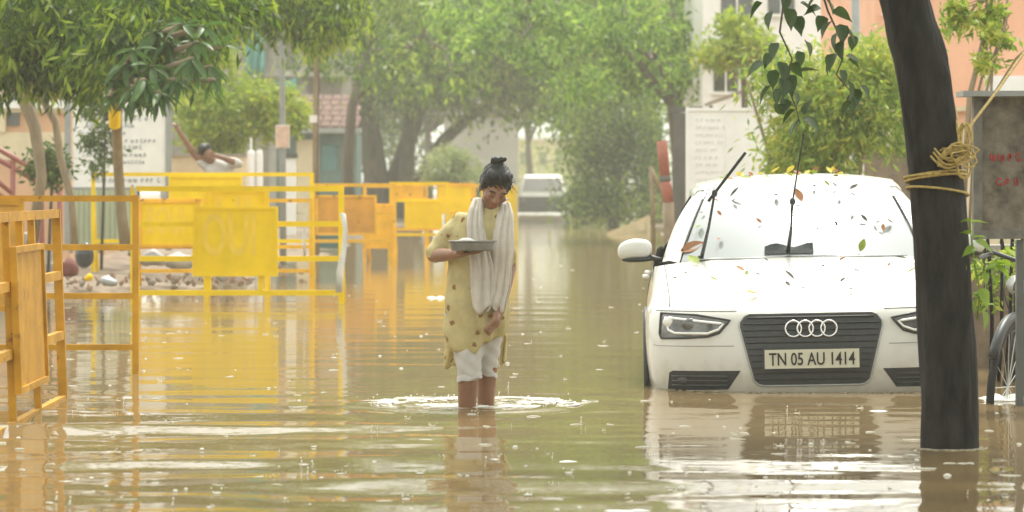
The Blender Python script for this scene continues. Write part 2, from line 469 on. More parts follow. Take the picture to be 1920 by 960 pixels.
# ------------------------------------------------------------------ foliage tools
def unit(a):
    return a / np.maximum(np.linalg.norm(a, axis=1, keepdims=True), 1e-9)

def leaf_quads(P, size, aspect=0.38, droop=0.4, out=None, rng=RNG):
    """one folded diamond blade per point"""
    n = len(P)
    d = rng.normal(size=(n, 3)) * 0.8
    if out is not None: d += out * 0.7
    d[:, 2] -= droop
    d = unit(d); r = unit(rng.normal(size=(n, 3)))
    sd = unit(np.cross(d, r)); nr = np.cross(sd, d)
    L = size * rng.uniform(0.6, 1.3, n)[:, None]; W = L * aspect
    a = P; c = P + d * L
    m = P + d * L * 0.45 - nr * L * 0.10
    l = m + sd * W * 0.5 + nr * L * 0.12; rr = m - sd * W * 0.5 + nr * L * 0.12
    co = np.stack([a, l, c, rr], 1).reshape(-1, 3)
    q = np.arange(4 * n).reshape(n, 4)
    return co, q

per_clump = 90
def clumps(ells, n, csize, rng=RNG, shell=0.55):
    """points gathered in clumps inside ellipsoids; ells = [(centre, radii, weight)]"""
    w = np.array([e[2] for e in ells], float); w /= w.sum()
    P, O, C = [], [], []
    for (c, r, _), wt in zip(ells, w):
        k = max(3, int(n * wt / per_clump)); c = np.array(c); r = np.array(r)
        dirs = unit(rng.normal(size=(k, 3))); rad = rng.uniform(shell ** 3, 1, k) ** (1 / 3)
        cc = c + dirs * rad[:, None] * r
        per = int(n * wt / k)
        sz = csize * rng.uniform(0.6, 1.4, k)
        pts = np.repeat(cc, per, 0) + rng.normal(size=(k * per, 3)) * np.repeat(sz, per)[:, None] * np.array([1, 1, 0.75])
        P.append(pts); O.append(np.repeat(dirs, per, 0)); C.append(cc)
    return np.concatenate(P), np.concatenate(O), np.concatenate(C)

def crown(name, ells, n, csize, leaf, matl, parent, off, droop=0.4, aspect=0.38, shell=0.55):
    P, O, C = clumps(ells, n, csize, shell=shell)
    co, q = leaf_quads(P, leaf, aspect, droop, O)
    me = np_mesh(name, co - np.array(off), q)
    o = link(name, me, matl, parent)
    o["kind"] = "stuff"
    return o, C

def wander(p, q, n, amp, rng=RNG):
    p, q = np.array(p), np.array(q); pts = []
    j = rng.normal(size=(n + 1, 3)) * amp
    for i in range(n + 1):
        t = i / n; pts.append(p + (q - p) * t + j[i] * math.sin(math.pi * t))
    return [Vector(x) for x in pts]

def tree(name, label, base, trunks, ells, n, csize, leaf, lm, bm='bark2', group=None, droop=0.4, aspect=0.38, nb=14, br=0.05, shell=0.55, cat='tree', fork=None):
    """trunks = [(points, radii)]; limbs reach from the trunk tops into the crown"""
    root = thing(name, label, cat, base, group)
    for i, (pts, rad) in enumerate(trunks):
        MB().tube(pts, rad, 10).build('trunk', M[bm], root, off=base, smooth='all')
    if ells:
        o, C = crown('crown', ells, n, csize, leaf, M[lm], root, base, droop, aspect, shell)
        if nb:
            tops = [t[0][-1] for t in trunks] if fork is None else [Vector(f) for f in fork]
            pick = RNG.choice(len(C), min(nb, len(C)), replace=False)
            for i in pick:
                tp = min(tops, key=lambda v: (v - Vector(C[i])).length)
                L = (tp - Vector(C[i])).length
                MB().tube(wander(tp, C[i], 6, 0.05 * L), [br * (1 - 0.75 * k / 6) for k in range(7)], 6).build('limb', M[bm], root, off=base, smooth='all')
    return root

def path(pxs, Y, dY=None):
    return [at(x, y, Y + (dY[i] if dY else 0)) for i, (x, y) in enumerate(pxs)]

# ------------------------------------------------------------------ central street trees
Y = 112; K = Y / 78
b0 = at(715, 440, Y); b0.z = 0.0
tr = []
for pts, r in (([(700, 440), (705, 330), (690, 230), (660, 150), (640, 60)], (.36, .30, .26, .22, .15)),
               ([(735, 440), (745, 330), (770, 250), (800, 170), (815, 60)], (.28, .24, .2, .17, .12)),
               ([(768, 440), (785, 340), (830, 265), (880, 218), (935, 185), (990, 120)], (.20, .18, .15, .13, .1, .08)),
               ([(668, 440), (660, 330), (648, 240), (600, 170), (560, 110)], (.26, .22, .19, .15, .1)),
               ([(752, 440), (762, 320), (768, 220), (755, 120), (750, 40)], (.2, .18, .16, .14, .1))):
    tr.append((path(pts, Y, [0.3 * math.sin(i + pts[0][0]) for i in range(len(pts))]), r))
e = [(at(640, -30, Y), (2.3, 3, 2.2), 3), (at(780, 20, Y - 2), (2.3, 3, 2.2), 3), (at(900, 60, Y - 4), (1.9, 2.5, 1.5), 2.4), (at(720, -260, Y), (4.5, 4, 3.0), 4),
     (at(600, 90, Y - 3), (1.2, 2, 1.0), 1), (at(830, 140, Y - 3), (1.3, 1.6, .7), .9), (at(960, -80, Y - 2), (2.2, 3, 2.0), 2.4), (at(800, -560, Y), (4.5, 4, 2.6), 3.5)]
tr = [(p_, tuple(v * K for v in r_)) for p_, r_ in tr]; e = [(c_, tuple(v * K for v in r_), w_) for c_, r_, w_ in e]
tree('banyan_tree', 'broad street tree with several grey trunks rising behind the orange barricades', b0, tr, e, 42000, 0.50 * K, 0.20 * K, 'lf_far', droop=0.6, nb=24, br=0.11 * K)

Y = 104; K = Y / 84
b0 = at(1225, 430, Y); b0.z = 0
tr = [(path([(1228, 440), (1222, 340), (1218, 250), (1212, 170), (1205, 80)], Y), (.34, .30, .29, .26, .18)),
      (path([(1215, 230), (1180, 160), (1130, 100), (1070, 60)], Y), (.2, .17, .13, .09)),
      (path([(1212, 180), (1250, 110), (1290, 50), (1310, -20)], Y), (.18, .15, .12, .08))]
e = [(at(1030, 40, Y), (2.0, 2.6, 1.6), 3), (at(1160, 20, Y - 2), (1.9, 2.6, 2.0), 3), (at(1290, 60, Y - 3), (1.2, 2, 1.6), 1.7), (at(1120, -220, Y), (3.6, 3.4, 2.4), 4),
     (at(1270, -180, Y), (1.5, 2, 1.6), 1.5), (at(1290, 165, Y - 3), (.6, 1.2, .45), .5), (at(1060, 150, Y + 2), (1.4, 2, .8), 1.2), (at(970, 150, Y + 6), (1.2, 2, .8), .9), (at(1080, -520, Y), (3.2, 3.4, 2.6), 3)]
tr = [(p_, tuple(v * K for v in r_)) for p_, r_ in tr]; e = [(c_, tuple(v * K for v in r_), w_) for c_, r_, w_ in e]
tree('street_tree', 'leafy street tree with a dark trunk standing behind the red painted post', b0, tr, e, 42000, 0.48 * K, 0.20 * K, 'lf_neem', droop=0.5, nb=22, br=0.08)

# airy front layer: two trees whose light sprays reach over the street
Y = 68
b0 = at(1275, 430, Y); b0.z = 0
F1 = [(1000, 30, 1.1), (1090, 70, 1.0), (1170, 40, 1.0), (1180, 120, .8), (1250, 80, .9), (1300, 150, .6), (1310, 60, .7), (930, 80, .8), (1060, 150, .7), (1130, -40, 1.2), (980, -60, 1.2), (1280, -60, 1.0), (880, 20, .8), (1020, 110, .6), (1215, 150, .5)]
e = [(at(x, y, Y + 3 * math.sin(i * 2.3)), (r, r * 1.2, r * .36), r * r) for i, (x, y, r) in enumerate(F1)]
tree('spreading_tree', 'airy light green tree arching over the street from behind the dark gate', b0, [(path([(1275, 440), (1272, 300), (1262, 200), (1240, 110)], Y), (.16, .14, .12, .10)), (path([(1262, 200), (1190, 110), (1090, 50), (980, 10)], Y), (.09, .08, .06, .03)), (path([(1264, 210), (1300, 120), (1320, 40)], Y), (.08, .06, .03))], e, 12500, .26, .19, 'lf_airy', droop=.6, aspect=.34, nb=16, br=.035, shell=.1)
Y = 74
b0 = at(655, 430, Y); b0.z = 0
F1 = [(640, 40, 1.0), (720, 70, 1.0), (780, 20, .9), (700, 130, .7), (620, 110, .6), (820, 90, .8), (760, 150, .5), (680, -50, 1.2), (840, -30, 1.0), (560, 20, .8), (870, 150, .4)]
e = [(at(x, y, Y + 3 * math.sin(i * 1.7)), (r, r * 1.2, r * .36), r * r) for i, (x, y, r) in enumerate(F1)]
tree('spreading_tree', 'airy light green tree leaning over the orange barricades from beside the kiosk', b0, [(path([(655, 440), (652, 300), (660, 200), (690, 100)], Y), (.15, .13, .11, .09)), (path([(662, 190), (730, 120), (800, 60)], Y), (.08, .06, .03))], e, 7000, .26, .19, 'lf_far', droop=.7, aspect=.34, nb=12, br=.035, shell=.1)

Y = 90
b0 = at(1150, 430, Y); b0.z = 0
e = [(at(1150, 340, Y), (.95, 1.0, .9), 3), (at(1125, 260, Y), (.9, 1.0, .8), 2), (at(1180, 230, Y), (.8, 1, .8), 2), (at(1100, 380, Y), (.5, .7, .4), .8), (at(1195, 390, Y), (.5, .7, .45), .8), (at(1120, 180, Y), (.9, 1, .5), 1.6), (at(1200, 160, Y), (.7, 1, .6), 1.4), (at(1075, 230, Y), (.7, 1, .35), .9), (at(1215, 300, Y), (.4, .7, .6), 1)]
tree('overgrown_tree', 'low dark tree smothered in creepers at the right edge of the flooded street', b0, [(path([(1150, 440), (1155, 330), (1160, 240)], Y), (.16, .13, .09))], e, 15000, 0.34, 0.16, 'lf_far', droop=0.7, nb=8)

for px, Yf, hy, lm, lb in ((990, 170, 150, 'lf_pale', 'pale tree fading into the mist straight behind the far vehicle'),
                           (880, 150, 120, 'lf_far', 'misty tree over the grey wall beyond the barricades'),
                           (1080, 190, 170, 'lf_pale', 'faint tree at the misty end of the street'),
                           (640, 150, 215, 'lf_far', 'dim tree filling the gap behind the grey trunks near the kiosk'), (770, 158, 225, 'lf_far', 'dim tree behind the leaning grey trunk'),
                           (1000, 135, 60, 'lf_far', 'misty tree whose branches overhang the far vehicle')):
    b0 = at(px, YH, Yf); b0.z = 0
    dx = -4.2 if px == 1000 else 0
    b0.x += dx
    tp = Vector((b0.x, Yf, 3.2))
    hz = HC - (hy - YH) / F * Yf
    e = [(Vector((b0.x - dx * .8, Yf, hz)), (3.2, 3, 1.5), 2), (Vector((b0.x - dx * .8 + 1.6, Yf, hz + 2.6)), (3.4, 3, 2.2), 2), (Vector((b0.x - dx * .8 - 1.8, Yf, hz + 2.8)), (3.2, 3, 2.2), 2), (Vector((b0.x - dx * .8, Yf, hz + 6)), (4.5, 3, 2.4), 2)]
    tree('distant_tree', lb, b0, [([b0.copy(), Vector((b0.x + .1, Yf, 1.6)), tp], (.22, .18, .14))], e, 15000, 0.5, 0.32, lm, group='trees at the end of the street', nb=8, br=.1)

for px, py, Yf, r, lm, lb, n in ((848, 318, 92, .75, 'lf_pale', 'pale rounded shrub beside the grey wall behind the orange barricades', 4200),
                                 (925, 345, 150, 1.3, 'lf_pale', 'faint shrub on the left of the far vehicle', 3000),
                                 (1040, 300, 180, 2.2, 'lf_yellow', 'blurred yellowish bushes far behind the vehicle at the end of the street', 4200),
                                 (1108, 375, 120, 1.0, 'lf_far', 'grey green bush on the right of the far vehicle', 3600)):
    c = at(px, py, Yf); b0 = Vector((c.x, Yf, 0))
    tree('shrub', lb, b0, [([b0.copy(), Vector((c.x, Yf, max(.3, c.z)))], (.06, .04))], [(c, (r, r, r * .8), 2), (c + Vector((r * .5, 0, -r * .5)), (r * .7, r * .7, r * .5), 1)], n, r * .2, .15, lm, cat='shrub', nb=5, br=.03)

# light green bush behind the man
Y = 58
b0 = at(430, 400, Y); b0.z = .1
e = [(at(515, 215, Y), (.35, .5, .35), 1.2), (at(545, 200, Y), (.22, .4, .25), .7), (at(440, 215, Y), (.75, .8, .55), 3), (at(400, 250, Y), (.5, .6, .4), 2), (at(490, 200, Y), (.45, .6, .5), 1.6), (at(370, 190, Y), (.45, .6, .45), 1.2), (at(410, 140, Y), (.5, .6, .4), 1)]
tree('garden_tree', 'bright light green tree behind the man leaning over the barricades', b0, [(path([(436, 400), (430, 300), (440, 230)], Y), (.09, .07, .05)), (path([(446, 400), (420, 300), (405, 200)], Y), (.06, .05, .03))], e, 9000, 0.16, 0.13, 'lf_bright', nb=10, br=.025)

# ------------------------------------------------------------------ top left canopy and its thin trunks
Y = 31
b0 = at(45, 545, 35); b0.z = .1
tr = [(path([(60, 460), (78, 330), (66, 240), (36, 165), (20, 60), (60, -40)], 35), (.06, .055, .065, .07, .06, .05)),
      (path([(140, 470), (135, 380), (112, 290), (105, 230), (70, 170), (66, 120), (90, 20), (120, -60)], 34.5), (.04, .036, .04, .042, .036, .036, .03, .03))]
e = [(at(60, 30, Y), (.55, .8, .42), 3.2), (at(180, 25, Y), (.5, .8, .45), 3), (at(300, 40, Y - 1), (.45, .7, .45), 2.6), (at(20, 95, Y), (.35, .6, .22), 1.6), (at(130, 105, Y), (.42, .6, .22), 1.9),
     (at(230, 110, Y - 1), (.36, .6, .2), 1.5), (at(390, 0, Y), (.5, .8, .25), 1.3), (at(-10, 140, Y), (.2, .4, .12), .5), (at(175, 140, Y), (.2, .4, .1), .5), (at(95, 150, Y), (.12, .3, .1), .3), (at(340, 90, Y), (.3, .5, .2), .9), (at(150, -180, Y), (1.6, 1.5, .7), 3)]
tree('roadside_tree', 'feathery green tree on two thin crooked trunks before the peach building', b0, tr, e, 16500, 0.14, 0.15, 'lf_neem2', 'bark3', droop=1.3, aspect=0.22, nb=18, br=.025, shell=.2)

Y = 42
b0 = at(360, 480, 52); b0.z = .1
e = [(at(470, 5, Y), (.42, .8, .28), 2.2), (at(560, 20, Y), (.42, .8, .3), 2.4), (at(640, 20, Y), (.3, .6, .28), 1.0), (at(520, -120, Y), (1.3, 1.2, .6), 3)]
tree('overhanging_tree', 'drooping dark foliage overhanging the grey lamp pole', Vector((at(250, 480, 44).x, 44, .1)), [(path([(250, 480), (255, 300), (262, 100), (300, -20), (420, -60)], 44), (.07, .06, .05, .05, .04))], e, 8000, 0.20, 0.14, 'lf_neem2', droop=1.4, aspect=0.25, nb=12, br=.02, shell=.1)
e = [(at(618, 38, 51), (.22, .35, .30), 2), (at(588, 75, 51), (.12, .2, .16), .8), (at(600, -80, 51), (.4, .5, .5), .8)]
tree('pole_creeper', 'sunlit lime green spray of leaves hanging from the top of the thin rusty pole', Vector((at(596, 420, 51.6).x, 51.6, .05)), [(path([(597, 425), (595, 300), (598, 150), (600, -40)], 51.6), (.014, .012, .012, .010))], e, 2600, 0.09, 0.16, 'lf_bright', droop=1.6, aspect=0.24, nb=4, br=.01, cat='creeper')

# long leaves of the plumeria: each blade an object
def blade(L, W, curl=0.18, heart=False, n=6):
    V, Fs = [], []
    for i in range(n + 1):
        t = i / n
        if heart: w = W * (math.sin(math.pi * min(1, t * 1.02) ** 0.62) ** 0.85) * (1 if t < .82 else .75)
        else: w = W * math.sin(math.pi * (0.04 + 0.92 * t) ** 0.85)
        if i == n: w = W * .02
        z = -curl * L * t * t; up = 0.22 * w
        V += [(-w / 2, t * L, z + up), (0, t * L, z), (w / 2, t * L, z + up)]
    for i in range(n):
        k = i * 3; Fs += [(k, k + 1, k + 4, k + 3), (k + 1, k + 2, k + 5, k + 4)]
    me = bpy.data.meshes.new('leaf'); me.from_pydata(V, [], Fs); me.update()
    me.polygons.foreach_set('use_smooth', [True] * len(me.polygons))
    return me
LEAF_PL = blade(.24, .062, .25); LEAF_PL.materials.append(M['lf_plum'])
LEAF_HT = blade(.092, .064, .2, True); LEAF_HT.materials.append(M['lf_heart'])
LEAF_SH = blade(.085, .05, .25, True); LEAF_SH.materials.append(M['lf_shoot'])

def leaf_obj(me, parent, pos, d, off, roll=0, s=1.0, name='leaf'):
    d = Vector(d).normalized()
    q = d.to_track_quat('Y', 'Z')
    o = bpy.data.objects.new(name, me); COL.objects.link(o); o.parent = parent
    mw = q.to_matrix() @ Matrix.Rotation(roll, 3, 'Y')
    o.location = Vector(pos) - Vector(off); o.rotation_euler = mw.to_euler(); o.scale = (s, s, s)
    return o

Y = 29
b0 = at(222, 560, 34.6); b0.z = .12
pl = thing('plumeria_tree', 'plumeria with clusters of long glossy leaves and a banded trunk before the notice hoarding', 'tree', b0)
MB().tube(path([(236, 470), (228, 400), (222, 320), (218, 220), (225, 150), (260, 60)], 34.0, [0, 0, 0, -.5, -2, -4]), (.06, .055, .05, .055, .05, .04), 10).build('trunk', M['bark3'], pl, off=b0, smooth='all')
MB().tube([at(215, 236, 33.2), at(215, 190, 33.0)], .058, 12).build('yellow_band', M['yellow'], pl, off=b0, smooth=True)
for i, (cx, cy, k, dr, sc) in enumerate(((255, 165, 12, .5, 1), (215, 150, 9, .6, .9), (300, 175, 12, .7, 1), (285, 125, 10, .3, 1), (335, 110, 11, .5, 1), (330, 150, 9, .8, .9), (370, 80, 10, .4, 1), (395, 125, 9, .9, 1), (250, 95, 8, .2, .9), (345, 45, 8, .1, .9), (415, 85, 7, -.4, .8), (205, 180, 7, .8, .7), (270, 150, 11, .9, 1), (235, 120, 10, .6, 1), (310, 140, 11, 1, 1), (360, 110, 11, 1, 1), (315, 80, 11, .4, 1), (290, 60, 9, .3, 1), (380, 50, 8, .2, .9), (290, 185, 9, 1.1, .9), (250, 185, 9, 1, .9), (400, 150, 6, 1.2, .8))):
    c = at(cx, cy, Y + .4 * math.sin(i * 2))
    st = at(225 + (cx - 225) * .3, min(cy + 20, 140), Y + 1)
    br_ = MB().tube([st, (st + c) / 2 + Vector((0, 0, -.03)), c], [.03, .026, .022], 7).build('branch', M['bark3'], pl, off=b0, smooth='all')
    for j in range(k):
        a = 2 * math.pi * j / k + i
        leaf_obj(LEAF_PL, br_, c, (math.cos(a), math.sin(a) * .8, -dr + .5 * math.sin(j * 2.4 + i)), b0, random.uniform(-.6, .6), sc * random.uniform(.8, 1.15))

# small creepers on the hoarding edge
for cx, cy, lb, r in ((190, 240, 'scraggly creeper climbing the notice hoarding', (.16, .2, .55)), (90, 310, 'small dark shrub beside the maroon stair rail', (.16, .2, .14))):
    c = at(cx, cy, 40.5 if cx > 100 else 37); b0 = Vector((c.x, c.y, .12))
    tree('creeper' if cx > 100 else 'shrub', lb, b0, [([b0.copy(), Vector((c.x + .05, c.y, c.z)), Vector((c.x - .03, c.y, c.z + r[2]))], (.02, .015, .01))], [(c, r, 1)], 900, .07, .09, 'lf_dark', cat='creeper' if cx > 100 else 'shrub', nb=4, br=.01, shell=.1)

# ------------------------------------------------------------------ right side greenery
Y = 33
b0 = at(1560, 545, Y); b0.z = .1
e = [(at(1525, 230, Y), (.30, .5, .5), 3), (at(1560, 200, Y), (.36, .5, .55), 3), (at(1640, 200, Y), (.32, .5, .55), 3), (at(1500, 300, Y), (.2, .4, .18), 1.2), (at(1530, 290, Y), (.4, .5, .2), 2), (at(1640, 115, Y), (.25, .4, .28), 1.4), (at(1450, 130, Y), (.16, .3, .2), .7)]
tree('bamboo_bush', 'tall yellow green bush of narrow leaves rising behind the white car', b0, [(path([(1540 + d, 520), (1535 + d * 1.8, 300), (1530 + d * 2.6, 150)], Y), (.02, .018, .012)) for d in (-50, -25, 0, 20, 45)], e, 15000, 0.13, 0.105, 'lf_yellow', 'bark3', droop=.7, aspect=.24, nb=14, br=.012, cat='bush', shell=.3)
Y = 56
b0 = at(1395, 420, Y); b0.z = .1
e = [(at(1385, 75, Y), (.45, .6, .28), 2), (at(1340, 100, Y), (.25, .5, .2), 1), (at(1420, 110, Y), (.3, .5, .16), 1)]
tree('yard_tree', 'light green tree top in front of the white building', b0, [(path([(1405, 430), (1398, 250), (1392, 90)], Y), (.07, .06, .04))], e, 3600, 0.13, 0.14, 'lf_bright', nb=8, br=.02)
Y = 25
b0 = at(1850, 500, Y); b0.z = .05
tr = [(path([(1800, 480), (1818, 180), (1845, 70), (1865, -30)], Y), (.025, .022, .018, .014)), (path([(1830, 480), (1850, 170), (1880, 60), (1895, -40)], Y), (.014, .012, .011, .01)),
      (path([(1850, 480), (1868, 170), (1905, 110), (1960, 60)], Y), (.012, .011, .010, .009)), (path([(1815, 480), (1830, 190), (1850, 110), (1850, 0)], Y), (.012, .010, .009, .008)), (path([(1840, 480), (1858, 180), (1862, 110), (1890, 20)], Y), (.012, .010, .009, .008))]
e = [(at(1830, 40, Y), (.22, .3, .13), 2), (at(1780, 30, Y), (.1, .3, .12), 1), (at(1880, 50, Y), (.16, .3, .10), 1.2), (at(1850, 120, Y), (.10, .2, .10), .7), (at(1850, -60, Y), (.4, .4, .2), 1.2)]
tree('stick_tree', 'slender tree of bare upright stems with sparse yellow leaves before the salmon building', b0, tr, e, 1700, .05, .07, 'lf_yellow', 'bark3', nb=10, br=.006, shell=.2)

# ------------------------------------------------------------------ buildings left
Y = 46
def pbox(mb, x0, x1, y0, y1, Yn, dep):
    """box whose front face spans photo columns x0..x1, rows y0..y1 at distance Yn"""
    a, b = at(x0, y1, Yn), at(x1, y0, Yn)
    return mb.box(a.x, b.x, Yn, Yn + dep, a.z, b.z)
def pb(name, m, root, off, x0, x1, y0, y1, Yn, dep, parent=None):
    return pbox(MB(), x0, x1, y0, y1, Yn, dep).build(name, M[m], parent or root, off=off)

b0 = Vector((at(0, 0, Y).x, Y, 0))
bl = thing('peach_building', 'peach plastered building with white ledges behind the maroon stair rail', 'building', b0)
w = MB(); a = at(-420, 500, Y); b = at(132, 64, Y)
w.box(a.x, b.x, Y, Y + 6, -.2, b.z)
wall = w.build('wall', M['peach'], bl, off=b0)
pb('ledge', 'white', bl, b0, -420, 138, 188, 203, Y - .12, .12)
pb('ledge', 'cream', bl, b0, -420, 136, 203, 211, Y - .06, .06)
pb('plinth', 'cream', bl, b0, -420, 134, 248, 300, Y - .05, .05)
pb('pilaster', 'cream', bl, b0, -8, 10, 64, 248, Y - .09, .09)
pb('pilaster', 'cream', bl, b0, 112, 124, 64, 188, Y - .08, .08)
wi = pb('window', 'dgrey', bl, b0, 14, 36, 110, 236, Y - .02, .02)
for xx in (17, 22, 27, 32): pb('window_bar', 'grey', bl, b0, xx, xx + 1.6, 110, 236, Y - .05, .02, wi)
wi = pb('window', 'dgrey', bl, b0, -250, -120, 110, 236, Y - .02, .02)
for xx in range(-240, -122, 14): pb('window_bar', 'grey', bl, b0, xx, xx + 1.6, 110, 236, Y - .05, .02, wi)
pb('roof_slab', 'white', bl, b0, -430, 142, 52, 64, Y - .25, 6.4)

# stairs with maroon rails
Y = 38.5
b0 = at(60, 500, Y); b0.z = .1
st = thing('stair_railing', 'maroon tube stair railing sloping down in front of the peach building', 'railing', b0)
for k, dy in enumerate((0, 20)):
    MB().tube([at(-60, 246 + dy, Y), at(76 if k else 112, 350 - (6 if k else 4), Y)], .03, 8).build('rail', M['maroon'], st, off=b0, smooth='all')
MB().tube([at(-40, 310, Y - .6), at(22, 362, Y - .6)], .026, 8).build('rail', M['maroon'], st, off=b0, smooth='all')
MB().tube([at(-40, 336, Y - .6), at(16, 378, Y - .6)], .026, 8).build('rail', M['maroon'], st, off=b0, smooth='all')
for xx, y0 in ((112, 343), (78, 341), (24, 300), (-30, 262)):
    p = at(xx, y0, Y); MB().tube([p, Vector((p.x, Y, -.1))], .03, 8).build('baluster', M['maroon'], st, off=b0, smooth='all')
b0 = at(30, 500, 40); b0.z = 0
sr = thing('concrete_steps', 'worn concrete steps beneath the maroon railing', 'steps', b0)
for i in range(5):
    x1 = 150 - i * 34
    p = at(x1, 400, 39.2); MB().box(p.x - 3.0 + i * .3, p.x, 39.2 + .002 * i, 40.6 - .002 * i, -.2 if i == 0 else .05 + (i - 1) * .17, .05 + i * .17).build('step', M['concrete'], sr, off=b0)

# notice hoarding
Y = 42
b0 = at(225, 480, Y); b0.z = .1
ho = thing('notice_hoarding', 'tall white notice board with lines of faded grey writing on steel posts', 'notice board', b0)
pb('board', 'white', ho, b0, 137, 311, 112, 352, Y, .04)
for xx in (121, 310): pb('post', 'grey', ho, b0, xx, xx + 11, 96, 470, Y - .03, .08)
pb('frame_rail', 'grey', ho, b0, 132, 310, 104, 113, Y - .02, .05)
pb('frame_rail', 'grey', ho, b0, 132, 310, 351, 357, Y - .02, .05)
M['greyink'] = mat('faded_grey_ink', (0.36, 0.37, 0.40), 0.7, 0.3, 30)
M['redink'] = mat('faded_red_ink', (0.42, 0.05, 0.05), 0.7, 0.3, 20)
def scrawl(x0, x1, y, hh, Yn, rnd, gap=.75):
    """one line of small unreadable letters: short strokes and loops"""
    mb = MB(); x = x0
    while x < x1:
        wd = rnd.uniform(.6, 1.1) * hh; k = rnd.randrange(4)
        P = lambda u, v: at(x + u * wd, y - v * hh, Yn)
        if k == 0: pts = [P(.1, 0), P(.0, .5), P(.25, .95), P(.6, .8), P(.5, .35), P(.25, .45)]
        elif k == 1: pts = [P(0, .9), P(.05, .2), P(.4, 0), P(.75, .3), P(.6, .75), P(.3, .6), P(.45, .3)]
        elif k == 2: pts = [P(.8, .9), P(.3, 1), P(0, .6), P(.3, .1), P(.7, 0), P(.85, .35)]
        else: pts = [P(0, .1), P(.35, .15), P(.4, .9), P(.7, .95), P(.85, .5), P(.8, 0)]
        mb.tube(pts, hh * .11 * Yn / F, 4)
        x += wd + hh * (.25 if rnd.random() > .2 else gap)
    return mb
rnd = random.Random(3)
for (y, x0, x1, hh) in ((186, 160, 280, 8), (213, 158, 244, 7), (226, 150, 275, 7), (239, 160, 250, 7), (252, 152, 236, 6), (268, 150, 298, 7), (280, 150, 262, 7), (294, 160, 275, 7), (307, 168, 270, 6), (342, 180, 296, 8)):
    tag(scrawl(x0, x1, y, hh, Y - .004, rnd).build('writing_line', M['greyink'], ho, off=b0, fix=False), kind='stuff')

# corrugated pale green sheets
Y = 43
b0 = at(190, 500, Y); b0.z = .1
sh = thing('metal_sheet_fence', 'pale green corrugated sheet fence below the notice board', 'fence', b0)
for i, x0 in enumerate((128, 186)):
    rows = [[], []]
    for k in range(49):
        xx = x0 + 57 * k / 48; dz = .018 * (1 if (k // 4) % 2 else 0)
        for r, yy in ((0, 352), (1, 470)):
            p = at(xx, yy, Y); p.y -= dz; rows[r].append(p)
    mb = MB().grid(rows); o = mb.build('sheet', M['sheet'], sh, off=b0, fix=False)
    sol = o.modifiers.new('t', 'SOLIDIFY'); sol.thickness = .004
for xx in (133, 186, 243): pb('post', 'grey', sh, b0, xx - 3, xx + 3, 350, 475, Y + .03, .05)

# low cream wall with pillars
Y = 50
b0 = at(420, 470, Y); b0.z = .1
lw = thing('boundary_wall', 'low cream boundary wall behind the man', 'wall', b0)
pb('wall_panel', 'cream', lw, b0, 322, 462, 292, 420, Y, .2)
pb('coping', 'concrete', lw, b0, 318, 466, 288, 293, Y - .04, .28)
for i, (x0, x1, yt) in enumerate(((463, 478, 284), (480, 493, 284))):
    p = at((x0 + x1) / 2, yt, Y - .5); r = (x1 - x0) / 2 / F * Y
    bp = Vector((p.x, p.y, 0.05))
    po = thing('gate_pillar', 'round whitewashed gate pillar with a short pipe on top' if i == 0 else 'plain round whitewashed pillar close beside the pipe topped one', 'pillar', bp)
    MB().tube([bp, p - Vector((0, 0, .03)), p, p + Vector((0, 0, .02))], [r, r, r * .85, r * .5], 16).build('shaft', M['white'], po, off=bp, smooth=True)
    if i == 0: MB().tube([p, p + Vector((0, 0, .2))], .018, 8).build('pipe', M['white'], po, off=bp, smooth=True)
    else: MB().ell(p + Vector((0, 0, .02)), (r * .5, r * .5, .03)).build('cap', M['concrete'], po, off=bp, smooth=True)
b0 = at(545, 470, 47); b0.z = .05
po = thing('concrete_pillar', 'square white concrete pillar beside the grey lamp pole', 'pillar', b0)
pb('shaft', 'white', po, b0, 534, 554, 296, 440, 47, .15)
pb('cap', 'dgrey', po, b0, 531, 557, 288, 296, 46.97, .21)

# lamp pole
Y = 45
b0 = at(531, 430, Y); b0.z = .05
lp = thing('lamp_pole', 'slim grey metal lamp pole carrying a small pink notice', 'lamp pole', b0)
tp = at(529, 40, Y)
MB().tube([b0, at(530, 300, Y), tp, tp + Vector((.02, 0, 1.2))], [.045, .042, .036, .03], 12).build('pole', M['grey'], lp, off=b0, smooth='all')
MB().tube([tp + Vector((.02, 0, 1.2)), tp + Vector((.3, -.2, 1.4)), tp + Vector((.8, -.5, 1.45))], .02, 8).build('arm', M['grey'], lp, off=b0, smooth='all')
MB().ell(tp + Vector((.95, -.6, 1.43)), (.2, .12, .06)).build('lamp_head', M['grey'], lp, off=b0, smooth='all')
M['notice'] = mat('pink_notice', (0.70, 0.48, 0.38), 0.6, 0.15, 18)
pb('notice', 'notice', lp, b0, 518, 542, 236, 276, Y - .07, .02)
pb('notice_frame', 'white', lp, b0, 516.5, 543.5, 234.5, 277.5, Y - .048, .01)

Y = 52
b0 = at(593, 430, Y); b0.z = .05
rp_ = thing('rusty_pole', 'thin rusty pole with a small junction box beside the red roofed kiosk', 'pole', b0)
MB().tube([b0, at(592, 250, Y), at(594, 80, Y), at(594, -60, Y)], [.055, .05, .034, .03], 10).build('pole', M['bark3'], rp_, off=b0, smooth='all')
pb('junction_box', 'white', rp_, b0, 580, 596, 216, 230, Y - .12, .08)

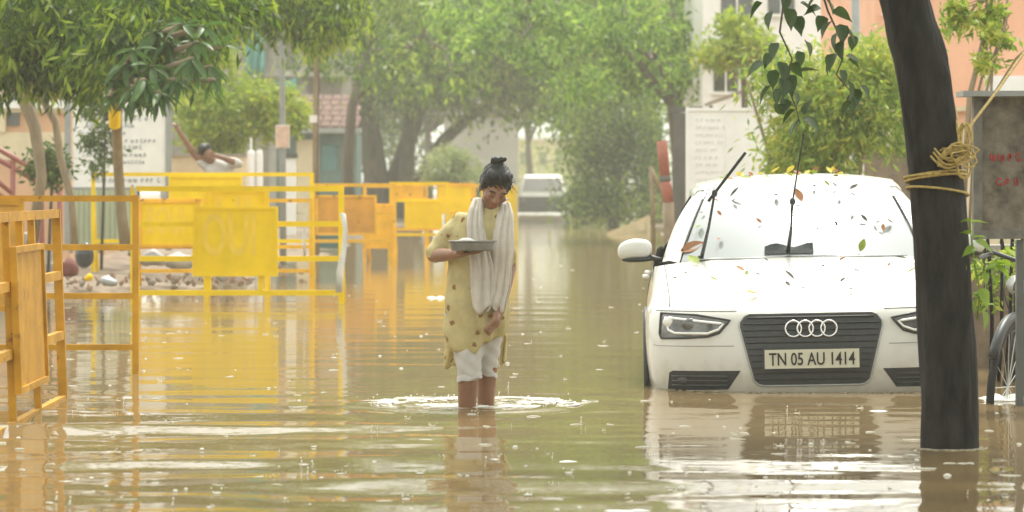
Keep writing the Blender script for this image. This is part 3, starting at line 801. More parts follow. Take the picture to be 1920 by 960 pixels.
# kiosk with red tiled roof
Y = 82
b0 = at(585, 440, Y); b0.z = 0
ki = thing('tiled_kiosk', 'dark teal kiosk with a reddish tiled roof behind the lamp pole', 'kiosk', b0)
a, b = at(518, 440, Y), at(668, 250, Y)
M['kteal'] = mat('weathered_teal_board', (0.09, 0.15, 0.14), 0.7, 0.25, 2)
MB().box(a.x, b.x, Y, Y + 3, -.1, b.z).build('wall', M['kteal'], ki, off=b0)
pb('eave', 'grey', ki, b0, 505, 676, 240, 249, Y - .55, .6)
pb('door', 'cream', ki, b0, 556, 592, 262, 440, Y - .03, .03)
pb('shutter', 'plastic_blue', ki, b0, 604, 630, 272, 320, Y - .04, .04)
for r in range(6):
    for c in range(9):
        x0 = 512 + c * 18 + (r % 2) * 4; yb = 240 - r * 10
        p0, p1 = at(x0, yb, Y - .5 + r * .45), at(x0 + 17, yb - 10.5, Y - .5 + (r + 1) * .45)
        MB().add([(p0.x, p0.y, p0.z), (p1.x, p0.y, p0.z), (p1.x, p1.y, p1.z), (p0.x, p1.y, p1.z), (p0.x, p0.y, p0.z + .05), (p1.x, p0.y, p0.z + .05), (p1.x, p1.y, p1.z + .03), (p0.x, p1.y, p1.z + .03)],
                 [(0, 1, 2, 3), (4, 7, 6, 5), (0, 4, 5, 1), (1, 5, 6, 2), (2, 6, 7, 3), (3, 7, 4, 0)]).build('roof_tile', M['brick'], ki, off=b0)
# plastic barrel by the kiosk
p = at(612, 440, 58); p.z = .05
bb = MB(); bb.tube([p, p + Vector((0, 0, .05)), p + Vector((0, 0, .3)), p + Vector((0, 0, .6)), p + Vector((0, 0, .62))], [.24, .26, .28, .26, .22], 16)
bb.torus(p + Vector((0, 0, .2)), .275, .012, (1, 0, 0), (0, 1, 0)); bb.torus(p + Vector((0, 0, .42)), .275, .012, (1, 0, 0), (0, 1, 0))
tag(bb.build('plastic_barrel', M['plastic_blue'], smooth=True), 'teal plastic barrel standing in front of the kiosk', 'barrel')

# building under construction with teal net
Y = 96
b0 = at(500, 420, Y); b0.z = 0
cb = thing('unfinished_building', 'grey unfinished building with a hanging teal safety net', 'building', b0)
a, b = at(300, 420, Y), at(640, -190, Y)
MB().box(a.x, b.x, Y + .4, Y + 8, 0, b.z).build('back_wall', M['concrete'], cb, off=b0)
for yy in (-190, -20, 130): pb('floor_slab', 'concrete', cb, b0, 290, 650, yy, yy + 14, Y - .6, 1)
for xx in (300, 390, 505, 560, 640): pb('column', 'concrete', cb, b0, xx, xx + 16, -176, 420, Y - .2, .3)
rows = []
for j in range(14):
    row = []
    for i in range(9):
        p = at(466 + i * 4.2 - j * .4, -120 + j * 20, Y - 1.0); p.y += .18 * math.sin(i * 1.9 + j * .3); row.append(p)
    rows.append(row)
o = MB().grid(rows).build('safety_net', M['teal'], cb, off=b0, smooth='all', fix=False); o.modifiers.new('t', 'SOLIDIFY').thickness = .02
rows = []
for j in range(5):
    rows.append([at(520 + i * 9, 148 + j * 7 + 3 * math.sin(i), Y - 1.1 + .1 * math.sin(i * 2 + j)) for i in range(5)])
o = MB().grid(rows).build('safety_net', M['teal'], cb, off=b0, smooth='all', fix=False); o.modifiers.new('t', 'SOLIDIFY').thickness = .02

# misty grey compound wall and house at the street end
Y = 132
b0 = at(905, 420, Y); b0.z = 0
gw = thing('grey_house', 'plain pale grey house wall fading into the mist left of the far vehicle', 'house', b0)
M['mistwall'] = mat('pale_grey_plaster', (0.42, 0.40, 0.36), 0.85, 0.08, .6)
a, b = at(832, 420, Y), at(972, 215, Y)
MB().box(a.x, b.x, Y, Y + 8, 0, b.z).build('wall', M['mistwall'], gw, off=b0)
MB().add([(a.x - .3, Y - .3, b.z), (b.x + .3, Y - .3, b.z), (b.x + .3, Y + 8.3, b.z), (a.x - .3, Y + 8.3, b.z), ((a.x + b.x) / 2, Y - .3, b.z + .8), ((a.x + b.x) / 2, Y + 8.3, b.z + .8)], [(0, 1, 4), (1, 2, 5, 4), (2, 3, 5), (3, 0, 4, 5), (0, 3, 2, 1)]).build('roof', M['concrete'], gw, off=b0)
Y = 230
b0 = at(1000, 380, Y); b0.z = 0
eh = thing('cream_house', 'cream house barely visible in the mist behind the far vehicle', 'house', b0)
a, b = at(900, 380, Y), at(1140, 262, Y)
MB().box(a.x, b.x, Y, Y + 8, 0, b.z).build('wall', M['cream'], eh, off=b0)
for xx in (940, 975, 1010, 1045, 1080): pb('window', 'dgrey', eh, b0, xx, xx + 14, 285, 310, Y - .03, .05)
pb('roof_slab', 'white', eh, b0, 890, 1150, 256, 262, Y - .5, 9)

# ------------------------------------------------------------------ buildings right
Y = 64
b0 = at(1390, 420, Y); b0.z = 0
wb = thing('white_building', 'white building with dark windows above the blank white hoarding', 'building', b0)
a, b = at(1318, 430, Y), at(1560, -60, Y)
MB().box(a.x, b.x, Y, Y + 7, -.1, b.z).build('wall', M['white'], wb, off=b0)
for x0, x1, y0, y1 in ((1338, 1384, 112, 172), (1352, 1412, -40, 34), (1440, 1490, -40, 26), (1448, 1498, 112, 172)):
    wi = pb('window', 'dgrey', wb, b0, x0, x1, y0, y1, Y - .02, .03)
    pb('frame', 'white', wb, b0, x0 - 4, x1 + 4, y1, y1 + 5, Y - .12, .12, wi); pb('frame', 'white', wb, b0, (x0 + x1) / 2 - 1.5, (x0 + x1) / 2 + 1.5, y0, y1, Y - .05, .03, wi)
    pb('pane', 'darkglass', wb, b0, x0 + 3, (x0 + x1) / 2 - 3, y0 + 3, y1 - 3, Y - .035, .01, wi); pb('pane', 'darkglass', wb, b0, (x0 + x1) / 2 + 3, x1 - 3, y0 + 3, y1 - 3, Y - .035, .01, wi)
pb('chajja', 'concrete', wb, b0, 1310, 1420, 88, 94, Y - .6, .6)
pb('roof_slab', 'white', wb, b0, 1308, 1570, -72, -60, Y - .4, 7.8)
p = MB(); q0, q1 = at(1325, 196, 58), at(1402, 168, 58)
p.beam(q0, q1, 1.2, .06); o = tag(p.build('lean_to_roof', M['concrete']), 'sloping lean-to roof edge above the blank white hoarding', 'roof')
pp = MB().box(q1.x - .06, q1.x, 57.9, 58.0, 0, q1.z - .03); pp.build('post', M['dgrey'], o)
pp = MB().box(q0.x + .04, q0.x + .1, 57.9, 58.0, 0, q0.z - .02); pp.build('post', M['dgrey'], o)

Y = 46
b0 = at(1760, 460, Y); b0.z = 0
sb = thing('salmon_building', 'salmon pink plastered building above the stained notice panel', 'building', b0)
a, b = at(1640, 460, Y), at(2250, -70, Y)
MB().box(a.x, b.x, Y, Y + 8, -.1, b.z).build('wall', M['pink'], sb, off=b0)
pb('ledge', 'white', sb, b0, 1850, 2250, 142, 172, Y - .3, .3)
pb('ledge', 'cream', sb, b0, 1634, 2250, 200, 208, Y - .15, .15)
pb('plinth', 'cream', sb, b0, 1634, 2250, 232, 460, Y - .06, .06)
for x0, x1, y0, y1 in ((1660, 1690, -10, 24), (2000, 2060, 20, 110)):
    wi = pb('window', 'dgrey', sb, b0, x0, x1, y0, y1, Y - .02, .03); pb('frame', 'white', sb, b0, x0 - 5, x1 + 5, y1, y1 + 5, Y - .12, .12, wi)
pb('roof_slab', 'white', sb, b0, 1630, 2260, -82, -70, Y - .3, 8.5)

Y = 37
b0 = at(1606, 480, Y); b0.z = .05
gp = thing('utility_pole', 'grey utility pole rising out of the bush behind the white car', 'pole', b0)
MB().tube([b0, at(1606, 200, Y), at(1603, -80, Y)], [.06, .052, .045], 12).build('pole', M['grey'], gp, off=b0, smooth='all')
MB().box(b0.x - .3, b0.x + .3, Y - .03, Y + .03, 3.3, 3.36).build('crossarm', M['dgrey'], gp, off=b0)
Y = 35.5
for i, (x0, x1) in enumerate(((1583, 1597), (1612, 1620))):
    p0 = at((x0 + x1) / 2, 480, Y); p0.z = .05
    po = thing('fence_post', 'thick whitewashed post half hidden behind the car roof' if i == 0 else 'thin cream post right of the thicker whitewashed post', 'post', p0)
    pb('shaft', 'white', po, p0, x0, x1, 262 + i * 4, 470, Y, .08)
    pb('cap', 'cream', po, p0, x0 - 1.5, x1 + 1.5, 258 + i * 4, 262 + i * 4, Y - .01, .10)
Y = 36.5
b0 = at(1680, 480, Y); b0.z = .05
cw = thing('compound_wall', 'mossy tan compound wall between the bush and the dark tree', 'wall', b0)
pb('wall_panel', 'mud', cw, b0, 1622, 1800, 275, 480, Y, .2)
pb('coping', 'concrete', cw, b0, 1618, 1804, 269, 275, Y - .05, .3)

# blank white hoarding left of the car
Y = 40
b0 = at(1365, 470, Y); b0.z = .05
wh = thing('blank_hoarding', 'faded blank white hoarding standing behind the left of the car', 'hoarding', b0)
pb('board', 'white', wh, b0, 1292, 1442, 208, 400, Y, .03)
pb('frame', 'white', wh, b0, 1286, 1292, 200, 470, Y - .02, .06); pb('frame', 'white', wh, b0, 1442, 1447, 200, 470, Y - .02, .06); pb('frame', 'white', wh, b0, 1292, 1442, 202, 208, Y - .02, .06); pb('frame', 'white', wh, b0, 1360, 1363, 208, 400, Y - .012, .01)
rnd = random.Random(8)
M['paleink'] = mat('bleached_ink', (0.76, 0.75, 0.73), 0.7, 0.1, 20)
for y in range(228, 345, 14):
    tag(scrawl(1304, 1348 + rnd.randrange(8), y, 6, Y - .003, rnd).build('writing_line', M['paleink'], wh, off=b0, fix=False), kind='stuff')

# dark gate behind it
Y = 52
b0 = at(1262, 480, Y); b0.z = .05
dg_ = thing('dark_gate', 'dark grey sheet metal gate between the red post and the white hoarding', 'gate', b0)
for i, x0 in enumerate((1262, 1288)): pb('gate_leaf', 'dgrey', dg_, b0, x0, x0 + 25, 212, 445, Y, .03)
pb('lintel', 'dgrey', dg_, b0, 1258, 1318, 200, 211, Y - .02, .08)

# red painted post with wooden prop
Y = 49
b0 = at(1252, 430, Y); b0.z = .0
rpst = thing('red_post', 'leaning post painted red with a dark band', 'post', b0)
P0, P1, P2, P3, P4 = at(1256, 440, Y), at(1253, 380, Y), at(1248, 340, Y), at(1247, 330, Y), at(1241, 264, Y)
P0.z = -.2
MB().tube([P0, P1], [.085, .08], 12).build('bare_foot', M['bark3'], rpst, off=b0, smooth='all')
MB().tube([P1, P2], .076, 12).build('red_section', M['redpaint'], rpst, off=b0, smooth='all')
MB().tube([P2, P3], .079, 12).build('dark_band', M['dgrey'], rpst, off=b0, smooth='all')
MB().tube([P3, P4], .076, 12).build('red_section', M['redpaint'], rpst, off=b0, smooth='all')
Y = 50
b0 = at(1225, 440, Y); b0.z = 0
wp = thing('wooden_prop', 'thin bare wooden prop leaning on the red painted post', 'prop', b0)
MB().tube([Vector((at(1226, 440, Y).x, Y, -.2)), at(1224, 380, Y), at(1220, 312, Y)], .03, 8).build('upright', M['bark3'], wp, off=b0, smooth='all')
MB().tube([at(1220, 315, Y), at(1238, 358, Y)], .03, 8).build('brace', M['bark3'], wp, off=b0, smooth='all')

# slanted beige board half in the water
Y = 77
p = [at(1138, 437, Y), at(1216, 438, Y), at(1216, 404, Y), at(1205, 408, Y)]
b0 = p[1].copy(); b0.z = 0
sbd = thing('tilted_board', 'beige board tipped at a slant, half sunk in the flood water', 'board', b0)
M['beige'] = mat('beige_ply', (0.62, 0.50, 0.30), 0.7, 0.1, 3)
MB().prism([(p[0].x, -.25), (p[1].x, -.25), (p[2].x, p[2].z), (p[0].x, p[0].z)], Y, Y + .05).build('panel', M['beige'], sbd, off=b0)
MB().beam((p[1].x, Y - .03, -.25), (p[2].x, Y - .03, p[2].z), .06, .05).build('batten', M['cream'], sbd, off=b0)
MB().box(at(1196, 0, Y).x, at(1208, 0, Y).x, Y - .03, Y, at(0, 433, Y).z, at(0, 418, Y).z).build('patch', M['cream'], sbd, off=b0)
# ------------------------------------------------------------------ barricades
def barricade(label, loc, rz, w, zs, posts, panels, m='yellow', bar=.045, legs=True, group='police barricades along the left side', lean=0, pm=None, supports=()):
    """local x along the frame from 0 to w, z above the water line, feet under water; panels = (x0, x1, z0, z1, lettering)"""
    root = thing('barricade', label, 'barricade', loc, group, (lean, 0, rz))
    top = max(zs)
    for x in posts:
        MB().box(x - bar / 2, x + bar / 2, -bar / 2, bar / 2, -.3, top + bar / 2 + .002).build('post', M[m], root)
    for z in zs:
        MB().box(posts[0] + bar / 2, posts[-1] - bar / 2, -bar / 2 + .003, bar / 2 - .003, z - bar / 2, z + bar / 2).build('rail', M[m], root)
    for x0, z0, z1 in supports:
        MB().box(x0 - bar / 2, x0 + bar / 2, -bar / 2 + .006, bar / 2 - .006, z0, z1).build('support', M[m], root)
    for (x0, x1, z0, z1, txt) in panels:
        pn = MB().box(x0, x1, -.006, .006, z0, z1).build('panel', M[pm or m], root)
        pn.location.y = -bar / 2 - .012
        fr = MB(); t = .03
        fr.box(x0 - t, x1 + t, -.02, .012, z1, z1 + t); fr.box(x0 - t, x1 + t, -.02, .012, z0 - t, z0); fr.box(x0 - t, x0, -.02, .012, z0, z1); fr.box(x1, x1 + t, -.02, .012, z0, z1)
        fr.build('panel_frame', M[m], pn)
        if txt:
            me = text_mesh(txt, 1.0, .001, .02)
            n = len(me.vertices); co = np.empty(n * 3, np.float32); me.vertices.foreach_get('co', co); co = co.reshape(-1, 3)
            mn, mx = co.min(0), co.max(0)
            tw, th = (x1 - x0) * txt_fit[0], (z1 - z0) * txt_fit[1]
            u = (co[:, 0] - mn[0]) / (mx[0] - mn[0]); v = (co[:, 1] - mn[1]) / (mx[1] - mn[1])
            new = np.stack([x0 + (x1 - x0) * txt_fit[2] + u * tw, -.0085 + co[:, 2], z1 - .03 - th + v * th], 1)
            me.vertices.foreach_set('co', new.ravel().astype(np.float32)); me.update()
            split_islands(link('letter', me, M['yellow_letter'], pn), 'letter')
    if legs:
        for x in (posts[0], posts[-1]):
            MB().beam((x, .02, top * .75), (x, .55, -.3), .035, .035).build('stay', M[m], root)
    return root
txt_fit = (.68, .68, .08)

# nearest one stands edge-on, along the road
X1 = -2.33
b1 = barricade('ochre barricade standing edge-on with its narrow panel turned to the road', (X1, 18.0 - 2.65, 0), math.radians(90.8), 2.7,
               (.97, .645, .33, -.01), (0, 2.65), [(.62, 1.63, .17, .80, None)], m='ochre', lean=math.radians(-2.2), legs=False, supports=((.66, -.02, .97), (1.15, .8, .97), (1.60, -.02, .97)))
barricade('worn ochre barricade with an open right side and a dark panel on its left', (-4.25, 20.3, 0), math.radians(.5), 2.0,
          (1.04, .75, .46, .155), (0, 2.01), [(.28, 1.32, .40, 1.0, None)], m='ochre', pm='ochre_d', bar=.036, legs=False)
Y3 = 32.2
s3 = F / Y3
X = lambda px, Y: (px - 960) / F * Y
Zp = lambda py, Y: HC - (py - YH) / F * Y
b3 = barricade('bright yellow barricade with a broad faded lettered panel', (X(250, Y3), Y3, 0), math.radians(-.6), 2.0,
               (Zp(354, Y3), Zp(420, Y3), Zp(485, Y3), Zp(549, Y3)), (0, X(640, Y3) - X(250, Y3)),
               [(X(368, Y3) - X(250, Y3), X(516, Y3) - X(250, Y3), Zp(512, Y3), Zp(393, Y3), 'OUI')], bar=.05,
               supports=((X(391, Y3) - X(250, Y3), Zp(549, Y3), Zp(512, Y3)), (X(489, Y3) - X(250, Y3), Zp(549, Y3), Zp(512, Y3))))
Y3b = 34.0
barricade('yellow barricade whose small lettered panel shows just over the broad lettered panel', (X(386, Y3b), Y3b, 0), math.radians(1), 1.2,
          (Zp(356, Y3b), Zp(470, Y3b)), (0, X(500, Y3b) - X(386, Y3b)), [(.06, X(493, Y3b) - X(386, Y3b), Zp(452, Y3b), Zp(361, Y3b), 'UI')], bar=.045)
Y5 = 36.5
barricade('orange yellow barricade with a panel of big faded letters behind the broad lettered one', (X(258, Y5), Y5, 0), math.radians(2), 1.9,
          (Zp(376, Y5), Zp(463, Y5), Zp(508, Y5)), (0, X(583, Y5) - X(258, Y5)), [(.05, X(372, Y5) - X(258, Y5), Zp(458, Y5), Zp(381, Y5), 'BOUI')], m='orange', pm='yellow', bar=.04)
Y4 = 41
barricade('tall yellow barricade with a plain panel under its top rail, behind the others', (X(175, Y4), Y4, 0), math.radians(-.5), 2.6,
          (Zp(327, Y4), Zp(452, Y4)), (0, X(585, Y4) - X(175, Y4)), [(X(322, Y4) - X(175, Y4), X(450, Y4) - X(175, Y4), Zp(392, Y4), Zp(334, Y4), None)], m='yellow', bar=.045)

FAR = [  # px0, px1, Y, top row, rails, panel rows, colours, turn, label
    (588, 740, 47, 347, (400, 452), (596, 702, 370, 437), 'orange', 'orange_d', 4, 'orange barricade with a wide brown panel right of the bright yellow frame'),
    (684, 735, 50, 349, (385, 440), (690, 732, 388, 462), 'orange', 'orange', -8, 'narrow orange barricade with a low panel beside the brown panelled one'),
    (733, 840, 53, 344, (376, 440), (762, 826, 380, 424), 'yellow', 'yellow', 6, 'yellow barricade with a short bright panel in the orange row'),
    (738, 800, 56, 346, (372, 430), (744, 792, 352, 372), 'orange', 'orange', -5, 'orange barricade with a slim upper panel in the middle of the row'),
    (800, 890, 59, 346, (390, 430), (822, 884, 350, 398), 'orange', 'yellow', 5, 'orange framed barricade with a square yellow panel close to the woman'),
    (846, 905, 63, 348, (388, 425), (852, 900, 395, 428), 'yellow', 'orange', -6, 'yellow barricade with an orange lower panel half hidden by the woman'),
    (905, 968, 68, 350, (376, 410), (912, 962, 356, 402), 'yellow', 'yellow', 3, 'last yellow barricade of the row, beyond the head of the woman'),
]
for px0, px1, Yb, ty, rails, pn, m1, m2, turn, lb in FAR:
    w = X(px1, Yb) - X(px0, Yb)
    barricade(lb, (X(px0, Yb), Yb, 0), math.radians(turn), w, [Zp(ty, Yb)] + [Zp(r, Yb) for r in rails], (0, w),
              [(X(pn[0], Yb) - X(px0, Yb), X(pn[1], Yb) - X(px0, Yb), Zp(pn[3], Yb), Zp(pn[2], Yb), None)], m=m1, pm=m2, bar=.045, legs=True)
# cloth strips tied on posts
M['cloth'] = mat('white_cloth', (0.86, 0.85, 0.82), 0.85, 0.06, 12, trans=.4)
for pts, Yc, lb, wd in (([(643, 400), (648, 430), (645, 470), (638, 510), (636, 548)], 32.0, 'long white cloth strip hanging on the right post of the lettered barricade', .055),
                        ([(250, 346), (256, 362), (254, 380)], 31.9, 'short white cloth strip knotted on the left post of the lettered barricade', .03),
                        ([(556, 398), (568, 402), (572, 420), (570, 450), (572, 480)], 36.2, 'pinkish cloth strip dangling behind the lettered barricade', .022)):
    rows = []
    for i, (x, y) in enumerate(pts):
        p = at(x, y, Yc); wv = wd * (1 - .25 * math.sin(i * 1.4))
        rows.append([p + Vector((wv * (k / 4 - .5), -.02 + .012 * math.sin(k * 2.2 + i), .006 * math.sin(k + i))) for k in range(5)])
    o = MB().grid(rows).build('cloth_strip', M['cloth'], smooth='all', fix=False); o.modifiers.new('t', 'SOLIDIFY').thickness = .004
    tag(o, lb, 'cloth', 'cloth strips tied to barricades')

# ------------------------------------------------------------------ rubble and litter on the left bank
def rock(r, seed):
    rg = random.Random(seed); bm = bmesh.new(); bmesh.ops.create_icosphere(bm, subdivisions=1, radius=r)
    for v in bm.verts: v.co = Vector((v.co.x * rg.uniform(.7, 1.2), v.co.y * rg.uniform(.7, 1.2), v.co.z * rg.uniform(.5, .9)))
    me = bpy.data.meshes.new('rock'); bm.to_mesh(me); bm.free(); return me
M['rubble'] = mat('broken_brick', (0.33, 0.19, 0.12), .9, .35, 12, .5, col2=(.42, .32, .24))
M['stone'] = mat('grey_stone', (0.24, 0.20, 0.16), .9, .3, 12, .5)
rocks = [rock(.1, i) for i in range(6)]
for i, r_ in enumerate(rocks): r_.materials.append(M['rubble'] if i % 3 else M['stone'])
rg = random.Random(11)
for i in range(95):
    px = rg.uniform(120, 575); Yr = 34.6 + max(0, (px - 330)) / 90 + rg.uniform(0, 3.2)
    x = X(px, Yr)
    if px > 470: Yr += 1.5
    o = bpy.data.objects.new('rubble_stone', rocks[i % 6]); COL.objects.link(o)
    s = rg.uniform(.2, .55)
    o.location = (X(px, Yr), Yr, .06 + rg.uniform(0, .08)); o.rotation_euler = (rg.uniform(0, 3), rg.uniform(0, 3), rg.uniform(0, 6)); o.scale = (s, s, s * .8)
    tag(o, 'reddish brown broken brick lump in the rubble along the left water edge' if (i % 6) % 3 else 'grey brown stone lump in the rubble along the left water edge', 'rubble', 'brick rubble on the left bank' if (i % 6) % 3 else 'stone rubble on the left bank')
def sack(name, px, py, Ys, r, m, label, cat):
    mb = MB(); c = at(px, py, Ys); mb.ell(c, r, 16, 10, e=.8)
    mb.tube([c + Vector((0, 0, r[2] * .8)), c + Vector((.02, 0, r[2] * 1.25))], [r[0] * .3, r[0] * .4], 10)
    me = remesh(mb, .025, 2)
    co = np.empty(len(me.vertices) * 3, np.float32); me.vertices.foreach_get('co', co); co = co.reshape(-1, 3)
    co += (np.sin(co * 23 + px) * .012)[:, [1, 2, 0]]; me.vertices.foreach_set('co', co.ravel())
    o = link(name, me, m, smooth='all'); tag(o, label, cat); return o
M['darkbag'] = mat('dark_plastic', (0.05, 0.055, 0.07), .35, .3, 8)
M['palebag'] = mat('grey_tarpaulin', (0.36, 0.37, 0.39), .5, .15, 6)
M['redbag'] = mat('red_plastic', (0.17, 0.05, 0.04), .7, .2, 6)
sack('refuse_sack', 158, 480, 35.6, (.10, .12, .12), M['darkbag'], 'black refuse sack on the rubble behind the open ochre barricade', 'sack')
sack('refuse_sack', 205, 528, 35.0, (.10, .12, .045), M['palebag'], 'squashed bluish grey sack low on the rubble by the water', 'sack')
sack('cement_sack', 285, 486, 36.6, (.15, .14, .08), M['palebag'], 'pale grey sack lying under the lettered barricades', 'sack')
sack('cement_sack', 338, 492, 36.9, (.17, .14, .085), M['palebag'], 'larger pale sack slumped beside the other under the barricades', 'sack')
sack('plastic_crate_cover', 128, 505, 36.0, (.10, .12, .09), M['redbag'], 'faded red plastic bundle beside the black refuse sack', 'bundle')
sack('litter_bag', 168, 520, 35.0, (.05, .05, .035), M['yellow'], 'small crumpled yellow wrapper on the rubble', 'litter')

# floating bits on the water
def floater(px, py, w, d, h, m, label, name='floating_packet', cat='litter'):
    Yf = wl_y(py); c = at(px, py, Yf); mb = MB(); mb.ell((c.x, c.y, .0), (w / 2, d / 2, h), 22, 6)
    mb.v = [(c.x + (x - c.x) * (1 + .25 * math.sin(3 * math.atan2(y - c.y, x - c.x) + px)), c.y + (y - c.y) * (1 + .3 * math.sin(2 * math.atan2(y - c.y, x - c.x) + px * .7)), z * (.6 + .4 * math.sin(x * 60))) for x, y, z in mb.v]
    o = mb.build(name, m, smooth='all'); tag(o, label, cat)
floater(817, 559, .16, .22, .025, M['white'], 'white packet floating to the left of the woman')
floater(1058, 866, .10, .06, .006, M['white'], 'white scrap of foam floating on the olive water before the car')
floater(1185, 958, .17, .05, .006, M['white'], 'flat pale sheet floating at the near water by the bright reflection')
floater(1650, 771, .10, .08, .005, M['white'], 'thin white scrap floating close to the car bumper')
floater(1885, 748, .26, .35, .03, M['foam'], 'white froth cluster beneath the parked bicycle', 'froth_patch', 'froth')

# ------------------------------------------------------------------ rain splashes and foam
def splashes():
    rg = random.Random(21); mb = MB()
    for i in range(420):
        py = 430 + 530 * rg.random() ** .8; px = rg.uniform(0, 1920)
        if px > 1205 and 440 < py < 745: continue
        Ys = wl_y(py); c = at(px, py, Ys); c.z = 0
        s = rg.uniform(.35, .85) * (1.0 if rg.random() > .12 else 1.4)
        k = rg.random()
        if k < .10:      # rebound column
            mb.tube([c, c + Vector((0, 0, .010 * s)), c + Vector((.002, 0, .022 * s))], [.010 * s, .004 * s, .0025 * s], 6); mb.ell(c + Vector((.002, 0, .033 * s)), (.005 * s, .005 * s, .006 * s), 6, 5)
        elif k < .30:    # droplets thrown from a crown
            for j in range(rg.randrange(4, 9)):
                a = rg.uniform(0, 6.28); d = Vector((math.cos(a), math.sin(a), 0)); q = .003 * s * rg.uniform(.6, 1.4)
                mb.ell(c + d * .03 * s * rg.uniform(.4, 1.2) + Vector((0, 0, .022 * s * rg.random())), (q, q, q * 1.3), 6, 4)
            mb.ell(c, (.022 * s, .03 * s, .004 * s), 8, 4)
        elif k < .6:     # bubble
            mb.ell(c, (.015 * s, .014 * s, .009 * s), 8, 5)
        else:            # short broken ring of foam
            a0 = rg.uniform(0, 6.28); R_ = rg.uniform(.02, .05)
            mb.tube([c + Vector((math.cos(a0 + t) * R_, math.sin(a0 + t) * R_ * 1.3, .0005)) for t in np.linspace(0, rg.uniform(1, 3), 6)], [.001, .003, .004, .004, .003, .001], 5)
    o = mb.build('rain_splashes', M['drop'], smooth='all', fix=False); tag(o, 'raindrops splashing on the brown flood water', 'splash', kind='stuff')
M['drop'] = mat('water_drop', (0.80, 0.79, 0.70), .12, .05, 10, trans=.4)
splashes()

def leg_foam_glints():
    rg = random.Random(5); mb = MB()
    for i in range(330):  # white arcs: foam, and sky reflected on ripple slopes put in as colour
        a0 = rg.uniform(0, 2 * math.pi); rr = abs(.29 + .08 * rg.gauss(0, 1)) + .03; ln = rg.uniform(.08, .5); r = rg.uniform(.001, .0055)
        n = 9; pts, rad = [], []
        for k in range(n):
            a = a0 + ln * k / (n - 1); q = rr + .02 * math.sin(k * .5 + i * 1.7)
            pts.append(Vector((-.19 + math.cos(a) * q * 1.25, 17.6 + math.sin(a) * q * 1.1, .0015))); rad.append(r * math.sin(math.pi * (k + .6) / (n + .2)) * rg.uniform(.6, 1.2))
        mb.tube(pts, rad, 6)
    for i in range(60):
        a = rg.uniform(0, 6.28); rr = rg.uniform(.1, .5); s_ = rg.uniform(.0015, .005)
        mb.ell((-.19 + math.cos(a) * rr * 1.3, 17.6 + math.sin(a) * rr, rg.uniform(.0, .05) * (1 - rr)), (s_, s_, s_ * 1.3), 6, 4)
    o = mb.build('splash_foam_glints', M['foam'], smooth='all', fix=False); tag(o, 'white ripple glints, froth and droplets round the legs of the woman', 'froth', kind='stuff')
leg_foam_glints()

def waterline_bits():
    """scum, twigs and leaf scraps gathered where the trunk and the bumper meet the water"""
    rg = random.Random(77); mb = MB()
    tx, ty_ = X(1780, 14.55), 14.55
    for i in range(70):
        a0 = rg.uniform(math.pi, 2 * math.pi); rr = .128 + abs(rg.gauss(0, .018)); ln = rg.uniform(.1, .5); r = rg.uniform(.001, .003)
        mb.tube([Vector((tx + math.cos(a0 + ln * t) * rr, ty_ + math.sin(a0 + ln * t) * rr, .001)) for t in np.linspace(0, 1, 5)], [r * .4, r, r, r, r * .4], 5)
    for i in range(90):
        x = rg.uniform(.80, 2.45); y = 18.42 + abs(rg.gauss(0, .05)) * -1 + .45 * (abs(x - 1.63) / .9) ** 3.2; s_ = rg.uniform(.004, .016)
        mb.tube([Vector((x, y, .001)), Vector((x + s_, y + .01 * rg.gauss(0, 1), .002)), Vector((x + 2 * s_, y, .001))], [.001, .003, .001], 5)
    tag(mb.build('waterline_scum', M['scum'], smooth='all', fix=False), 'scum and leaf scraps gathered at the waterline of trunk and bumper', 'litter', kind='stuff')
M['scum'] = mat('brown_scum', (.20, .15, .08), .7, .6, 40, col2=(.5, .45, .33))
waterline_bits()
# ------------------------------------------------------------------ white car
CAR_Y = 18.5
car = thing('white_car', 'white saloon car with raised wipers standing bumper deep in flood water', 'car', (1.633, CAR_Y, -.22), None, (0, math.radians(-1.2), math.radians(-3.1)))
CM = Matrix.Translation(car.location) @ car.rotation_euler.to_matrix().to_4x4(); CI = CM.inverted()
CP = M['carwhite']
ROWS = [(.09, .12, .80, .60, 3.2, 0), (.035, .17, .85, .65, 3.2, 0), (.008, .235, .885, .675, 3.2, 0), (.0, .30, .895, .69, 3.2, 0), (-.005, .36, .903, .70, 3.2, 0), (-.005, .42, .908, .705, 3.2, 0),
        (.0, .48, .91, .715, 3.2, 0), (.008, .54, .91, .72, 3.2, 0), (.022, .60, .907, .725, 3.2, 0), (.04, .64, .903, .72, 3.2, .0), (.065, .668, .898, .70, 3.15, .003), (.11, .692, .89, .66, 3.1, .012),
        (.18, .722, .882, .60, 3.05, .022), (.30, .762, .876, .52, 3.0, .04), (.45, .80, .872, .45, 3.0, .052), (.6, .832, .87, .39, 3.0, .06), (.8, .868, .868, .32, 3.0, .064), (1.0, .898, .866, .28, 3.0, .06), (1.15, .917, .864, .26, 3.0, .055), (1.26, .93, .862, .25, 3.0, .05)]
US = list(np.linspace(0, .78, 15)) + [.82, .86, .89, .915, .937, .955, .97, .982, .991, .997, 1.0]
US = [-u for u in US[:0:-1]] + US
def body_pt(row, u):
    yc, zc, W, L, n, dr = row; a = abs(u)
    yy = yc + L * (1 - max(0, 1 - a ** n) ** (1 / n))
    zz = zc - dr * a ** 3
    if zc > .7:   # hood creases
        zz += .010 * math.exp(-((a - .62) / .10) ** 2) * min(1, (zc - .7) / .06)
    return Vector((W * u, yy, zz))
rows = [[body_pt(r, u) for u in US] for r in ROWS]
front = MB().grid(rows)
SH_Y = [rows[i][-1].y for i in range(9, len(rows))]; SH_Z = [rows[i][-1].z for i in range(9, len(rows))]
